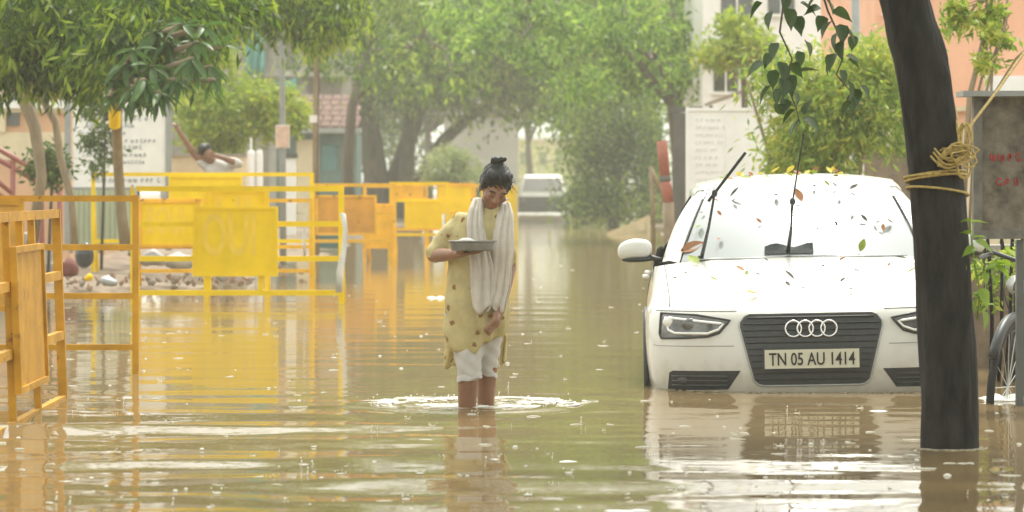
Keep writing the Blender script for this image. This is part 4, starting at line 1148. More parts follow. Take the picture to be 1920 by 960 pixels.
def flank_top(y):
    return float(np.interp(y, [.70] + SH_Y + [2.2, 3.4, 4.2, 4.72], [.60] + SH_Z + [.915, .95, .955, .93]))
def flank_x(y, f):
    pr = float(np.interp(f, [0, .1, .3, .62, .85, 1], [.84, .89, .905, .91, .895, .865]))
    pl = float(np.interp(y, [.7, 1.2, 3.7, 4.3, 4.6, 4.72], [1, 1.005, 1.0, .97, .90, .80]))
    return pr * pl
ysx = list(np.linspace(.70, 1.5, 13)) + list(np.linspace(1.6, 4.72, 30))
body = MB(); body.v = list(front.v); body.f = list(front.f)
for sx in (-1, 1):
    body.grid([[Vector((sx * flank_x(y, f), y, .14 + (flank_top(y) - .14) * f)) for f in np.linspace(0, 1, 12)] for y in ysx])
body.grid([[Vector((flank_x(4.72, f) * u, 4.72 + .06 * (1 - u * u), .14 + (.93 - .14) * f)) for u in np.linspace(-1, 1, 9)] for f in np.linspace(0, 1, 8)])
body.grid([[Vector((.83 * u, y, flank_top(y) + .01 * (1 - u * u))) for u in np.linspace(-1, 1, 9)] for y in np.linspace(3.7, 4.74, 6)])
bobj = body.build('body', CP, car, smooth='all', fix=False)
BV = BVHTree.FromPolygons([Vector(v) for v in front.v], front.f)
def fy(x, z):
    h = BV.ray_cast(Vector((x, -1, z)), Vector((0, 1, 0)))
    return h[0].y if h[0] else .3
# cabin: roof, pillars
WB = lambda u: Vector((.715 * u, 1.235 + .24 * u * u, .928 - .03 * u * u))
WT = lambda u: Vector((.535 * u, 1.98 + .10 * u * u, 1.352 - .022 * u * u))
NU = np.linspace(-1, 1, 17)
def wsp(u, t):
    p = WB(u).lerp(WT(u), t); b = math.sin(math.pi * t) * .025
    return p + Vector((0, -b * .6, b))
cab = MB()
roof_rows = []
for k, y in enumerate(np.linspace(0, 1, 14)):
    row = []
    for u in np.linspace(-1, 1, 19):
        a = WT(max(-1, min(1, u)))
        yy = a.y + (3.25 - 1.98) * y
        zz = 1.352 + .060 * math.sin(math.pi * min(1, y * .62 + .06)) - .045 * abs(u) ** 2.6
        if k == 0: zz = 1.353 - .026 * u * u
        row.append(Vector((u * (.56 + .05 * math.sin(math.pi * y)), yy, zz)))
    roof_rows.append(row)
cab.grid(roof_rows)
for sx in (-1, 1):
    # A pillar
    ap = []
    for t in np.linspace(0, 1, 9):
        i = wsp(sx, t); o_ = Vector((sx * (.815 - .21 * t - .02 * math.sin(math.pi * t) * -1), 1.50 + .62 * t, .905 + .415 * t + .02 * math.sin(math.pi * t)))
        mid = i.lerp(o_, .5) + Vector((sx * .008, -.012, .012))
        ap.append([i, mid, o_, o_ + Vector((-sx * .05, .08, -.02))])
    cab.grid(ap)
    # cant rail and C pillar
    cr = []
    for t in np.linspace(0, 1, 10):
        y = 2.05 + 1.25 * t
        z0 = 1.32 + .03 * math.sin(math.pi * t) - .0 * t
        xo = .615 + .02 * math.sin(math.pi * t)
        cr.append([Vector((sx * .557, y, z0 + .004)), Vector((sx * (xo - .02), y, z0 + .0)), Vector((sx * (xo + .01), y, z0 - .03)), Vector((sx * (xo + .015), y, z0 - .05))])
    cab.grid(cr)
    cp = [[Vector((sx * .56, 3.2, 1.35)), Vector((sx * .64, 3.05, 1.30)), Vector((sx * .70, 3.1, 1.2))], [Vector((sx * .62, 3.6, 1.14)), Vector((sx * .73, 3.55, 1.08)), Vector((sx * .79, 3.5, 1.0))], [Vector((sx * .70, 3.98, .96)), Vector((sx * .80, 3.95, .95)), Vector((sx * .85, 3.9, .93))]]
    cab.grid(cp)
cab.grid([[Vector((u * .84, 1.2 + .25 * u * u + d, .905 - .04 * u * u)) for u in NU] for d in (0, .5)])
cab.build('roof', CP, car, smooth='all', fix=False)
# glass
M['wind'] = mat('sky_pale_windscreen', (0.27, 0.29, 0.29), .06, .04, 1.5, coat=1.0)  # base colour lightened to stand in for the white sky reflected in the glass
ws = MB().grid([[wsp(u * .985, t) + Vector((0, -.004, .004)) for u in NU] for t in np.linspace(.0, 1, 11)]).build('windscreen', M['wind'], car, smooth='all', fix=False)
seal = MB()
for sx in (-1, 1): seal.tube([wsp(sx, t) + Vector((0, -.01, .008)) for t in np.linspace(.12, .8, 7)], .007, 6)
seal.build('seal', M['black'], ws, smooth='all')
# dark tree reflection, painted as a patch at the base of the screen
cl = MB().grid([[wsp(u, t) + Vector((0, -.009, .009)) for u in np.linspace(-.31, .09, 9)] for t in np.linspace(.02, .115, 4)])
cl.v = [(x, y, z + (.012 * math.sin(x * 31) if i >= 27 else 0)) for i, (x, y, z) in enumerate(cl.v)]
M['tree_refl'] = mat('dark_reflection_paint', (.016, .024, .024), .6, .5, 40, spec=.1)
cl.build('tree_reflection_patch', M['tree_refl'], ws, smooth='all', fix=False)
for sx in (-1, 1):
    sw = []
    for t in np.linspace(0, 1, 10):
        y = 1.55 + 1.9 * t
        zt = min(1.29, .92 + (y - 1.52) * .68) if y < 2.9 else 1.29 - (y - 2.9) * .35
        zb = .915
        sw.append([Vector((sx * .828, y, zb)), Vector((sx * (.828 - .2 * (zt - .915) / .375), y, max(zt, zb + .01)))])
    MB().grid(sw).build('side_window', M['darkglass'], car, smooth='all', fix=False)
MB().grid([[Vector((u * (.56 + .12 * t), 3.27 + .68 * t, 1.345 - .385 * t + .02 * math.sin(math.pi * t))) for u in NU] for t in np.linspace(0, 1, 6)]).build('rear_window', M['darkglass'], car, smooth='all', fix=False)

def refine(poly, step=.02):
    out = []
    for (a, b) in zip(poly, poly[1:] + poly[:1]):
        n = max(1, int(math.hypot(b[0] - a[0], b[1] - a[1]) / step))
        out += [(a[0] + (b[0] - a[0]) * i / n, a[1] + (b[1] - a[1]) * i / n) for i in range(n)]
    return out
def inlay(poly, off, thick=.015):
    P = refine(poly); cx = sum(p[0] for p in P) / len(P); cz = sum(p[1] for p in P) / len(P)
    mb = MB(); ring = lambda s, d: [Vector((cx + (x - cx) * s, fy(cx + (x - cx) * s, cz + (z - cz) * s) + d, cz + (z - cz) * s)) for x, z in P]
    R = [ring(1, thick), ring(1, -off)] + [ring(s, -off) for s in (.85, .65, .45, .25, .08)]
    mb.loft(R, cap=False); n = len(P); mb.f.append(tuple((len(R) - 1) * n + k for k in range(n)))
    return mb
def edge(poly, off, r, close=True):
    P = refine(poly); P = P + P[:1] if close else P
    return MB().tube([Vector((x, fy(x, z) - off, z)) for x, z in P], r, 6, cap=not close)
GP = [(-.33, .645), (.33, .645), (.362, .632), (.386, .60), (.388, .575), (.315, .285), (.29, .262), (.26, .255), (-.26, .255), (-.29, .262), (-.315, .285), (-.388, .575), (-.386, .60), (-.362, .632)]
gr = inlay(GP, .004).build('grille', M['grille'], car, smooth=True)
edge(GP, .004, .0055).build('grille_frame', M['steel'], gr, smooth='all')
for i, z in enumerate(np.linspace(.29, .625, 11)):
    hw = float(np.interp(z, [.255, .285, .575, .60, .645], [.26, .30, .37, .365, .325]))
    MB().tube([Vector((x, fy(x, z) - .008, z)) for x in np.linspace(-hw, hw, 15)], .0065, 6, flat=.8).build('grille_slat', M['black'], gr, smooth='all')
em = thing('x', '', '') if False else None
rings = MB()
for k in range(4): rings.torus((-.096 + .064 * k, fy(0, .56) - .022 - .002 * (k % 2), .563), .043, .006, n=28, m=8)
rings.build('ring_emblem', M['chrome'], gr, smooth='all')
MB().box(-.265, .265, fy(0, .4) - .030, fy(0, .4) - .012, .345, .458).build('plate_back', M['grille'], car)
pl_ = MB().box(-.255, .255, fy(0, .4) - .034, fy(0, .4) - .031, .35, .452).build('number_plate', M['plate'], car)
tm = text_mesh('TN 05 AU 1414', 1.0, .001, .012)
co = np.empty(len(tm.vertices) * 3, np.float32); tm.vertices.foreach_get('co', co); co = co.reshape(-1, 3); mn, mx = co.min(0), co.max(0)
u = (co[:, 0] - mn[0]) / (mx[0] - mn[0]); v = (co[:, 1] - mn[1]) / (mx[1] - mn[1])
tm.vertices.foreach_set('co', np.stack([-.232 + .464 * u, fy(0, .4) - .0365 + co[:, 2], .366 + .070 * v], 1).ravel().astype(np.float32)); tm.update()
split_islands(link('plate_character', tm, M['ink'], pl_), 'plate_character')
for sx in (-1, 1):
    HP = [(sx * .815, .652), (sx * .62, .644), (sx * .437, .614), (sx * .50, .545), (sx * .56, .527), (sx * .67, .519), (sx * .815, .515), (sx * .825, .54)]
    hl = inlay(HP, .004).build('headlight', M['lens'], car, smooth=True)
    edge(HP, .005, .006).build('bezel', M['black'], hl, smooth='all')
    edge([(sx * .79, .63), (sx * .775, .562), (sx * .74, .545), (sx * .56, .543), (sx * .50, .565), (sx * .475, .595)], .008, .0075, False).build('light_strip', M['lampwhite'], hl, smooth='all')
    c = Vector((sx * .765, fy(sx * .765, .605) - .002, .605)); MB().ell(c, (.04, .014, .03)).build('reflector', M['lampwhite'], hl, smooth='all')
    c = Vector((sx * .655, fy(sx * .655, .592) - .004, .592)); MB().ell(c, (.045, .014, .034)).build('projector', M['lens'], hl, smooth='all')
    IP = [(sx * .775, .328), (sx * .755, .34), (sx * .385, .34), (sx * .455, .238), (sx * .785, .232)]
    it = inlay(IP, .003).build('air_intake', M['black'], car, smooth=True)
    for z in (.31, .285, .26):
        MB().tube([Vector((sx * x, fy(sx * x, z) - .005, z)) for x in np.linspace(.46, .76, 9)], .005, 6).build('intake_slat', M['grille'], it, smooth='all')
    c = Vector((sx * .69, fy(sx * .69, .285) - .006, .285)); MB().ell(c, (.042, .008, .022)).build('fog_lamp', M['grille'], it, smooth='all')
    # bumper seams
    MB().tube([Vector((sx * x, fy(sx * x, .475) - .0005, .475)) for x in np.linspace(.42, .86, 15)], .0025, 5).build('bumper_seam', M['grey'], car, smooth='all')
    MB().tube([Vector((sx * x, fy(sx * x, .662 + .006 * (x - .4)) - .0005, .662 + .006 * (x - .4))) for x in np.linspace(.40, .84, 15)], .003, 5).build('bonnet_seam', M['dgrey'], car, smooth='all')
    MB().tube([body_pt(r_, sx * u_) + Vector((0, 0, .0005)) for r_, u_ in zip(ROWS[11:], np.linspace(.86, .93, len(ROWS) - 11))], .0035, 5).build('bonnet_seam', M['dgrey'], car, smooth='all')
    # front wheel, arch
    wc = Vector((sx * .80, .86, .31))
    wh_ = MB().tube([wc + Vector((sx * d, 0, 0)) for d in (-.12, -.1, .09, .105)], [.27, .315, .315, .28], 28).build('wheel', M['rubber'], car, smooth=True)
    MB().tube([wc + Vector((sx * .09, 0, 0)), wc + Vector((sx * .108, 0, 0))], [.22, .20], 24).build('rim', M['steel'], wh_, smooth=True)
    MB().torus((sx * .906, .86, .31), .345, .016, (0, 1, 0), (0, 0, 1), n=24, m=6, a0=-.3, a1=math.pi + .3).build('wheel_arch', M['black'], car, smooth='all')
    wc = Vector((sx * .79, 3.68, .31))
    MB().tube([wc + Vector((sx * d, 0, 0)) for d in (-.12, -.1, .09, .105)], [.27, .315, .315, .28], 28).build('wheel', M['rubber'], car, smooth=True)
    # door mirror
    mc = Vector((sx * .975, 1.56, .985))
    mb = MB(); mb.ell(mc, (.102, .062, .060), 20, 12, e=.72); mb.v = [(x, y, z - (.02 * max(0, (abs(x) - .99)) / .1)) for x, y, z in mb.v]
    mi = mb.build('door_mirror', CP, car, smooth='all')
    MB().ell(mc + Vector((-sx * .01, -.002, -.062)), (.09, .055, .018), 16, 8, e=.8).build('mirror_base', M['black'], mi, smooth='all')
    MB().tube([mc + Vector((-sx * .07, 0, -.045)), Vector((sx * .80, 1.60, .905))], [.026, .03], 8, flat=.6).build('mirror_stalk', M['black'], mi, smooth='all')
    # door seams and handles
    for y in (1.42, 2.42, 3.35):
        MB().tube([Vector((sx * (flank_x(y, f) + .001), y, .14 + (flank_top(y) - .14) * f)) for f in np.linspace(.1, .98, 8)], .003, 5).build('door_seam', M['dgrey'], car, smooth='all')
    for y in (2.25, 3.2): MB().tube([Vector((sx * .915, y - .1, .80)), Vector((sx * .935, y, .805)), Vector((sx * .915, y + .1, .80))], .014, 7).build('door_handle', CP, car, smooth='all')
# raised wipers
cl_ = lambda px, py, Yw: CI @ at(px, py, Yw)
for base, knee, tip in (((1314, 489), (1340, 362), (1398, 286)), ((1477, 477), (1486, 378), (1507, 250))):
    p0, p1, p2 = cl_(*base, CAR_Y + 1.28), cl_(*knee, CAR_Y + 1.02), cl_(*tip, CAR_Y + .98)
    pm = p0.lerp(p1, .5) + Vector((.006, 0, 0))
    wp_ = MB().tube([p0, pm, p1], [.013, .0085, .007], 8).build('wiper_arm', M['black'], car, smooth='all')
    d = (p2 - p1).normalized()
    MB().beam(p1 - d * .06, p2, .009, .016).build('wiper_blade', M['rubber'], wp_)
    MB().ell(p1, (.017, .015, .022)).build('wiper_pivot', M['black'], wp_, smooth='all')
    MB().tube([p0 - Vector((0, 0, .02)), p0 + Vector((0, 0, .03))], [.024, .017], 10).build('wiper_hub', M['black'], wp_, smooth='all')
MB().box(-.60, .60, 1.20, 1.25, .919, .926).build('cowl', M['grey'], car)

# leaves fallen on the car: find the panel below each one
bpy.context.view_layer.update()
dg0 = bpy.context.evaluated_depsgraph_get()
trees_ = []
for o in car.children:
    if o.name.split('.')[0] in ('body', 'roof', 'windscreen'):
        me = o.data; trees_.append(BVHTree.FromPolygons([CM @ v.co for v in me.vertices], [tuple(p.vertices) for p in me.polygons]))
def on_car(px, py):
    o = Vector((0, 0, HC)); d = (at(px, py, 10) - o).normalized(); best = None
    for t in trees_:
        h = t.ray_cast(o, d)
        if h[0] is not None and (best is None or h[3] < best[2]): best = (h[0], h[1] if h[1].dot(d) < 0 else -h[1], h[3])
    return best
M['lv_yellow'] = mat('fallen_leaf_yellow', (.50, .42, .05), .6, .2, 20, trans=.2)
M['lv_green'] = mat('fallen_leaf_green', (.22, .28, .03), .6, .2, 20, trans=.2)
M['lv_brown'] = mat('fallen_leaf_brown', (.30, .13, .05), .7, .3, 20)
M['lv_dark'] = mat('fallen_leaf_dark', (.06, .05, .03), .7, .3, 20)
FL = {}
for k in ('lv_yellow', 'lv_green', 'lv_brown', 'lv_dark'):
    FL[k] = blade(.06, .032, -.25); FL[k].materials.append(M[k])
BIG = [(1310, 498, 'lv_green', 1.9, 'large yellow green leaf on the bonnet at the foot of the left wiper'), (1420, 553, 'lv_yellow', 1.5, 'upright yellow leaf near the front lip of the bonnet'),
       (1503, 381, 'lv_brown', 1.6, 'curled orange brown leaf high on the windscreen'), (1612, 474, 'lv_green', 1.3, 'small bright green leaf at the right foot of the windscreen'),
       (1276, 474, 'lv_brown', 2.4, 'clump of dry brown leaf caught in the left corner of the windscreen'), (1314, 425, 'lv_green', 1.2, 'green leaf stuck behind the left wiper arm'),
       (1395, 512, 'lv_brown', 1.1, 'reddish brown leaf in the middle left of the bonnet'), (1489, 527, 'lv_dark', 1.2, 'dark shrivelled leaf in the middle of the bonnet'),
       (1370, 372, 'lv_dark', 1.3, 'olive dark leaf upright on the upper left windscreen'), (1593, 358, 'lv_dark', 1.0, 'dark leaf at the upper right of the windscreen'), (1672, 420, 'lv_brown', 1.2, 'tan leaf at the right edge of the windscreen')]
SM = [(1340, 357), (1320, 400), (1348, 380), (1352, 449), (1428, 421), (1527, 353), (1555, 352), (1570, 354), (1575, 372), (1625, 418), (1640, 420), (1537, 436), (1570, 428), (1655, 436), (1353, 407), (1440, 493), (1535, 508), (1545, 504), (1576, 492), (1612, 513), (1577, 532), (1268, 525), (1290, 517), (1345, 530), (1400, 520), (1425, 519), (1510, 545), (1598, 546), (1665, 503), (1700, 515), (1480, 540), (1375, 380), (1455, 370), (1600, 400), (1690, 395)]
rg = random.Random(4)
def put_leaf(px, py, k, s, label, group=None):
    h = on_car(px, py)
    if not h: return
    nrm = h[1]; q = nrm.to_track_quat('Z', 'Y')
    o = bpy.data.objects.new('fallen_leaf', FL[k]); COL.objects.link(o)
    o.location = h[0] + nrm * .012
    o.rotation_euler = (q.to_matrix() @ Matrix.Rotation(rg.uniform(0, 6.28), 3, 'Z') @ Matrix.Rotation(rg.uniform(.1, .5), 3, 'X')).to_euler(); o.scale = (s, s, s)
    tag(o, label, 'leaf', group)
for px, py, k, s, lb in BIG: put_leaf(px, py, k, s, lb)
for px, py in SM: k_ = rg.choice(('lv_dark', 'lv_dark', 'lv_brown', 'lv_green')); w_ = {'lv_dark': 'blackish', 'lv_brown': 'reddish brown', 'lv_green': 'olive green'}[k_]; pl_n = 'windscreen' if py < 470 else 'bonnet'; put_leaf(px, py, k_, rg.uniform(.5, .95), 'small %s withered leaf lying on the white car %s' % (w_, pl_n), 'small %s leaves on the %s' % (w_, pl_n))
for i in range(34):
    px = rg.uniform(1355, 1585); p = CI @ at(px, 330, CAR_Y + 2.35)
    x = p.x; y = 2.12 + rg.uniform(0, .25)
    k_ = rg.choice(('lv_yellow', 'lv_green', 'lv_brown', 'lv_yellow')); w_ = {'lv_yellow': 'yellow', 'lv_brown': 'brown', 'lv_green': 'green'}[k_]
    o = bpy.data.objects.new('fallen_leaf', FL[k_]); COL.objects.link(o)
    zz = 1.352 + .060 * math.sin(math.pi * min(1, (y - 1.98) / 1.27 * .62 + .06)) - .045 * (abs(x) / .58) ** 2.6
    o.location = CM @ Vector((x, y, zz + .012 + rg.uniform(0, .02))); s = rg.uniform(.6, 1.3); o.scale = (s, s, s); o.rotation_euler = (rg.uniform(-.5, .5), rg.uniform(-.5, .5), rg.uniform(0, 6.28))
    tag(o, '%s leaf in the litter drift along the top of the car roof' % w_, 'leaf', '%s leaves on the car roof' % w_)

# ------------------------------------------------------------------ far vehicle
FY = 135.0
s = FY / F
fb = Vector((at(1018, 400, FY).x, FY, -.25))
fv = thing('far_vehicle', 'misty white topped utility vehicle driving up the flooded street', 'vehicle', fb)
def lp_(x0, x1, y0, z0, z1, y1, k=.0, name='body', m='carwhite', parent=None, r=.06):
    mb = MB(); mb.box(x0, x1, y0, y1, z0, z1); o = mb.build(name, M[m], parent or fv)
    bv = o.modifiers.new('b', 'BEVEL'); bv.width = r; bv.segments = 3; return o
body2 = lp_(-1.0, 1.0, 0, .30, .98, 4.6, r=.10)
cabm = MB(); cabm.loft([[Vector((sx * w, y, z)) for sx, y in ((-1, y0), (1, y0), (1, y1), (-1, y1))] for w, z, y0, y1 in ((.93, .98, 1.0, 3.6), (.90, 1.15, 1.15, 3.5), (.78, 1.68, 1.75, 3.3), (.70, 1.78, 1.95, 3.1))])
oc = cabm.build('cabin', M['carwhite'], fv); bv = oc.modifiers.new('b', 'BEVEL'); bv.width = .05; bv.segments = 3
MB().add([(-.82, 1.10, 1.12), (.82, 1.10, 1.12), (.70, 1.68, 1.64), (-.70, 1.68, 1.64), (-.80, 1.2, 1.18), (.80, 1.2, 1.18), (.68, 1.74, 1.63), (-.68, 1.74, 1.63)], [(0, 1, 2, 3), (4, 7, 6, 5), (0, 4, 5, 1), (1, 5, 6, 2), (2, 6, 7, 3), (3, 7, 4, 0)]).build('windscreen', M['black'], fv)
lp_(-.98, .98, -.03, .32, .92, .05, name='grille', m='black', r=.03)
lp_(-1.0, 1.0, -.10, .26, .46, .02, name='bumper', m='black', r=.05)
for sx in (-1, 1):
    lp_(sx * .82 - .13, sx * .82 + .13, -.05, .72, .83, .05, name='headlight', m='lens', r=.03)
    lp_(sx * 1.12 - .1, sx * 1.12 + .1, 1.1, 1.12, 1.30, 1.2, name='door_mirror', m='dgrey', r=.04)
    for y in (.8, 3.7): MB().tube([Vector((sx * .82 + d, y, .32)) for d in (-.12, .12)], .36, 20).build('wheel', M['rubber'], fv, smooth=True)
def bow_wave():
    rg = random.Random(9); mb = MB()
    for i in range(420):
        px = 957 + 160 * rg.random(); Yw = FY - 1.2 + rg.gauss(0, 1.6); c = at(px, 400, Yw)
        sz = rg.uniform(.05, .15); mb.ell((c.x, Yw, .0), (sz * 1.6, sz * 2, sz * .35), 7, 5)
    tag(mb.build('bow_wave', M['foam'], smooth='all', fix=False), 'white bow wave pushed up by the far vehicle', 'splash', kind='stuff')
bow_wave()

# ------------------------------------------------------------------ near tree on the right
TY = 14.55
b0 = Vector((X(1780, TY), TY, -.28))
ft = thing('dark_tree', 'dark smooth tree trunk rising from the water in front of the car, rope round it', 'tree', b0)
ctr = [(1782, 965, 62), (1780, 840, 56), (1778, 740, 54), (1776, 640, 55), (1770, 520, 54), (1764, 430, 53), (1757, 350, 52.5), (1748, 270, 52), (1738, 195, 52), (1724, 110, 52), (1712, 60, 51), (1697, 0, 49), (1668, -110, 48), (1630, -230, 46), (1590, -330, 44)]
rings = []
from mathutils import noise as mnoise
AN = np.linspace(0, 2 * math.pi, 72, endpoint=False)
for i in range(len(ctr) - 1):
    for j in range(14):
        t = j / 14; a_, b_ = ctr[i], ctr[i + 1]
        px, py, r = [a_[k] + (b_[k] - a_[k]) * t for k in range(3)]
        c = at(px, py, TY); rr = r / F * TY * .97
        if py < 120 and py > 40: rr *= 1 + .05 * math.sin((py - 40) / 80 * math.pi)
        ring = []
        for a in AN:
            q = Vector((math.cos(a) * 2.2, math.sin(a) * 2.2, c.z * 2.6))
            f = 1 + .035 * math.sin(3 * a + py * .011) + .02 * math.sin(5 * a + py * .02)
            f += .045 * mnoise.fractal(q, 1.0, 2.0, 4) - .05 * max(0, mnoise.noise(Vector((math.cos(a) * 7, math.sin(a) * 7, c.z * 3.0))) - .15)
            ring.append(c + Vector((math.cos(a), math.sin(a), 0)) * rr * f)
        rings.append(ring)
for kx, kz, kr in ((-.6, .62, .03), (.5, .25, .025), (-.2, 1.25, .03), (.8, 1.6, .03)):     # old branch knots
    for ring in rings:
        for n_, v in enumerate(ring):
            a = AN[n_]; dd = ((math.atan2(math.sin(a - kx + 1.57), math.cos(a - kx + 1.57)) * .13) ** 2 + (v.z - kz) ** 2) / .0022
            if dd < 6: ring[n_] = v + Vector((math.cos(a), math.sin(a), 0)) * kr * .55 * (math.exp(-dd) - .5 * math.exp(-dd * 5))
MB().loft(rings).build('trunk', M['bark'], ft, off=b0, smooth='all')
tp = at(1590, -330, TY)
ends = [tp + Vector(d) for d in ((-1.2, .4, 1.2), (.9, .3, 1.4), (-.2, 1.6, 1.2), (.3, -.6, 1.6), (-.75, 1.35, .55))]
for ed in ends: MB().tube(wander(tp, ed, 5, .08), [.10, .085, .07, .055, .04, .03], 9).build('limb', M['bark'], ft, off=b0, smooth='all')
big = [tp + Vector(v) for v in ((-1.6, -2.2, 2.0), (.6, -2.4, 2.2), (-.6, -4.2, 2.3), (1.6, -4.0, 2.4))]  # limbs and crown extended forward, out of view, to block frontal sky light
for ed in big: MB().tube(wander(tp, ed, 6, .10), [.10, .085, .07, .06, .05, .04, .03], 9).build('limb', M['bark'], ft, off=b0, smooth='all')  # added limbs, out of view, to block frontal sky light
crown('crown', [(ends[0], (1, 1, .5), 1), (ends[1], (1, 1, .6), 1), (ends[2] + Vector((0, 0, .4)), (1, 1, .5), 1), (ends[3], (.9, .7, .6), 1)] + [(v, (1.5, 1.5, .6), 2.6) for v in big], 15000, .26, .14, M['lf_dark'], ft, b0, .6, .55, .2)  # the clumps at big are the added crown, out of view
# hanging sprays of heart-shaped leaves
HY = 15.9
sprays = [[(1440, -60), (1470, 0), (1462, 60), (1485, 110), (1475, 160), (1492, 200), (1500, 232)], [(1530, -50), (1552, 20), (1575, 70), (1580, 110), (1568, 140), (1598, 175), (1605, 200)]]
st0 = at(1480, -150, HY)
MB().tube([ends[4], st0 + Vector((.05, 0, .1)), at(1440, -60, HY)], [.03, .015, .008], 7).build('limb', M['bark2'], ft, off=b0, smooth='all')
MB().tube([st0 + Vector((.05, 0, .1)), at(1530, -50, HY)], [.012, .007], 7).build('limb', M['bark2'], ft, off=b0, smooth='all')
LV = [[(1436, 118, -1.2, -.5), (1455, 130, -.3, -1), (1465, 145, .2, -1), (1450, 100, -.6, -.6), (1480, 120, .6, -.4), (1500, 135, 1, .2), (1508, 75, .6, -1), (1495, 95, .3, -1), (1465, 165, -.5, -1), (1475, 185, -.4, -1), (1490, 170, .3, -1), (1492, 205, -.6, -.4), (1500, 225, -1, -.9), (1505, 222, 1, -.5), (1510, 215, .2, .6), (1470, 215, -.5, .5), (1450, 20, -.6, -1), (1475, 15, .4, -1), (1430, 5, -.8, -.6), (1488, 30, .5, -.9), (1460, 80, -.5, -.7), (1445, 160, -.7, -.7), (1480, 140, .1, -1), (1460, 115, .4, -.9), (1500, 5, .7, -.3), (1472, -8, 0, -1)],
      [(1540, 15, -1, -.2), (1560, 20, 1, -.3), (1575, 45, .2, -1), (1560, 40, -.8, -.7), (1597, 65, .1, -1), (1580, 75, -.2, -1), (1565, 100, -.6, -1), (1560, 112, -.5, -.8), (1585, 105, 1, -.3), (1590, 112, 1, -.5), (1575, 130, .4, -1), (1590, 150, .3, -1), (1600, 165, .4, -1), (1605, 175, -.4, -1), (1598, 190, -.7, -.7), (1612, 160, .7, -.6), (1545, 30, -.5, -.8), (1585, 55, .6, -.5), (1530, -5, -.7, -.6), (1550, 0, .6, -.8), (1570, 60, -.3, -.9)]]
for sp, lv in zip(sprays, LV):
    tw = MB().tube([at(x, y, HY + .05 * math.sin(i * 1.7)) for i, (x, y) in enumerate(sp)], [.006 - .0006 * i for i in range(len(sp))], 6).build('twig', M['bark2'], ft, off=b0, smooth='all')
    for i, (x, y, dx, dz) in enumerate(lv):
        leaf_obj(LEAF_HT, tw, at(x, y, HY + .06 * math.sin(i * 2.1)), (dx * .8, .35 * math.sin(i * 1.9) - .2, dz), b0, random.uniform(-.7, .7), random.uniform(.85, 1.25))
# fresh shoots low on the trunk
SY = 14.5
sh_pts = [[(1832, 600), (1838, 545), (1828, 500), (1822, 450), (1818, 415)], [(1812, 505), (1800, 490), (1790, 470)], [(1830, 520), (1850, 505), (1866, 500)]]
sh_lv = [[(1822, 415, -1, .1), (1818, 418, .9, .2), (1825, 445, 1, .2), (1822, 440, -.9, .3), (1828, 452, .9, -.4), (1830, 465, -.8, -.3), (1836, 540, .5, -1), (1834, 560, -.5, -1), (1840, 580, .3, -1)], [(1790, 470, -.8, -.5), (1795, 478, .2, -1), (1798, 490, .6, -1), (1788, 480, -.6, .3)], [(1850, 505, .6, .4), (1862, 500, .9, -.4), (1845, 510, .2, -1), (1868, 498, .9, .3), (1856, 512, .7, -.8), (1842, 500, -.5, .6)]]
for sp, lv in zip(sh_pts, sh_lv):
    tw = MB().tube([at(x, y, SY) for x, y in sp], .004, 6).build('shoot', M['lf_shoot'], ft, off=b0, smooth='all')
    for i, (x, y, dx, dz) in enumerate(lv):
        leaf_obj(LEAF_SH, tw, at(x, y, SY - .02), (dx, -.3 + .3 * math.sin(i * 2), dz), b0, random.uniform(-.6, .6), random.uniform(.7, 1.15))

# ------------------------------------------------------------------ yellow rope
rb = at(1757, 345, TY)
rope = thing('yellow_rope', 'yellow rope wound round the dark tree trunk with a knotted bundle', 'rope', rb)
def trunk_c(py):
    ys = [c[1] for c in ctr][::-1]; return np.interp(py, ys, [c[0] for c in ctr][::-1]), np.interp(py, ys, [c[2] for c in ctr][::-1]) / F * TY * 1.035
def turn(pyL, pyR, extra=.006, r=.0055, ph=0):
    pts = []
    for k in range(41):
        a = 2 * math.pi * k / 40; py = (pyL + pyR) / 2 + (pyR - pyL) / 2 * math.cos(a) + 6 * math.sin(a + ph)
        cx, rr = trunk_c(py); c = at(cx, py, TY); pts.append(c + Vector((math.cos(a), math.sin(a), 0)) * (rr + extra))
    return MB().tube(pts, r, 7, cap=False)
for a in ((334, 322, .007, .0055), (340, 328, .008, .0055), (333, 331, .013, .005), (352, 366, .007, .0055)): turn(*a).build('turn', M['rope'], rope, off=rb, smooth='all')
# bundle of loops at the right side of the trunk
rg = random.Random(2)
for i in range(9):
    c = at(1796 + rg.uniform(-14, 12), 288 + rg.uniform(-8, 10), TY - .15 + rg.uniform(-.03, .03))
    a = rg.uniform(-.3, .5); ax1 = Vector((math.cos(a), rg.uniform(-.5, .5), math.sin(a))).normalized(); ax2 = Vector((-math.sin(a) * .5, rg.uniform(-.6, .6), math.cos(a))).normalized()
    pts = [c + ax1 * (.06 * rg.uniform(.8, 1.2)) * math.cos(t) + ax2 * (.03 * rg.uniform(.8, 1.3)) * math.sin(t) for t in np.linspace(0, 2 * math.pi, 20)]; pts[-1] = pts[0]
    MB().tube(pts, .0042, 6, cap=False).build('loop', M['rope'], rope, off=rb, smooth='all')
for (x0, y0, x1, y1, r_) in ((1750, 285, 1800, 300, 5), (1745, 292, 1800, 306, 6), (1752, 278, 1805, 292, 5)):
    pts = [at(x0 + (x1 - x0) * t, y0 + (y1 - y0) * t + 16 * math.sin(math.pi * t), TY - .15 - .02 * math.sin(math.pi * t)) for t in np.linspace(0, 1, 10)]
    MB().tube(pts, .0048, 6).build('loop', M['rope'], rope, off=rb, smooth='all')
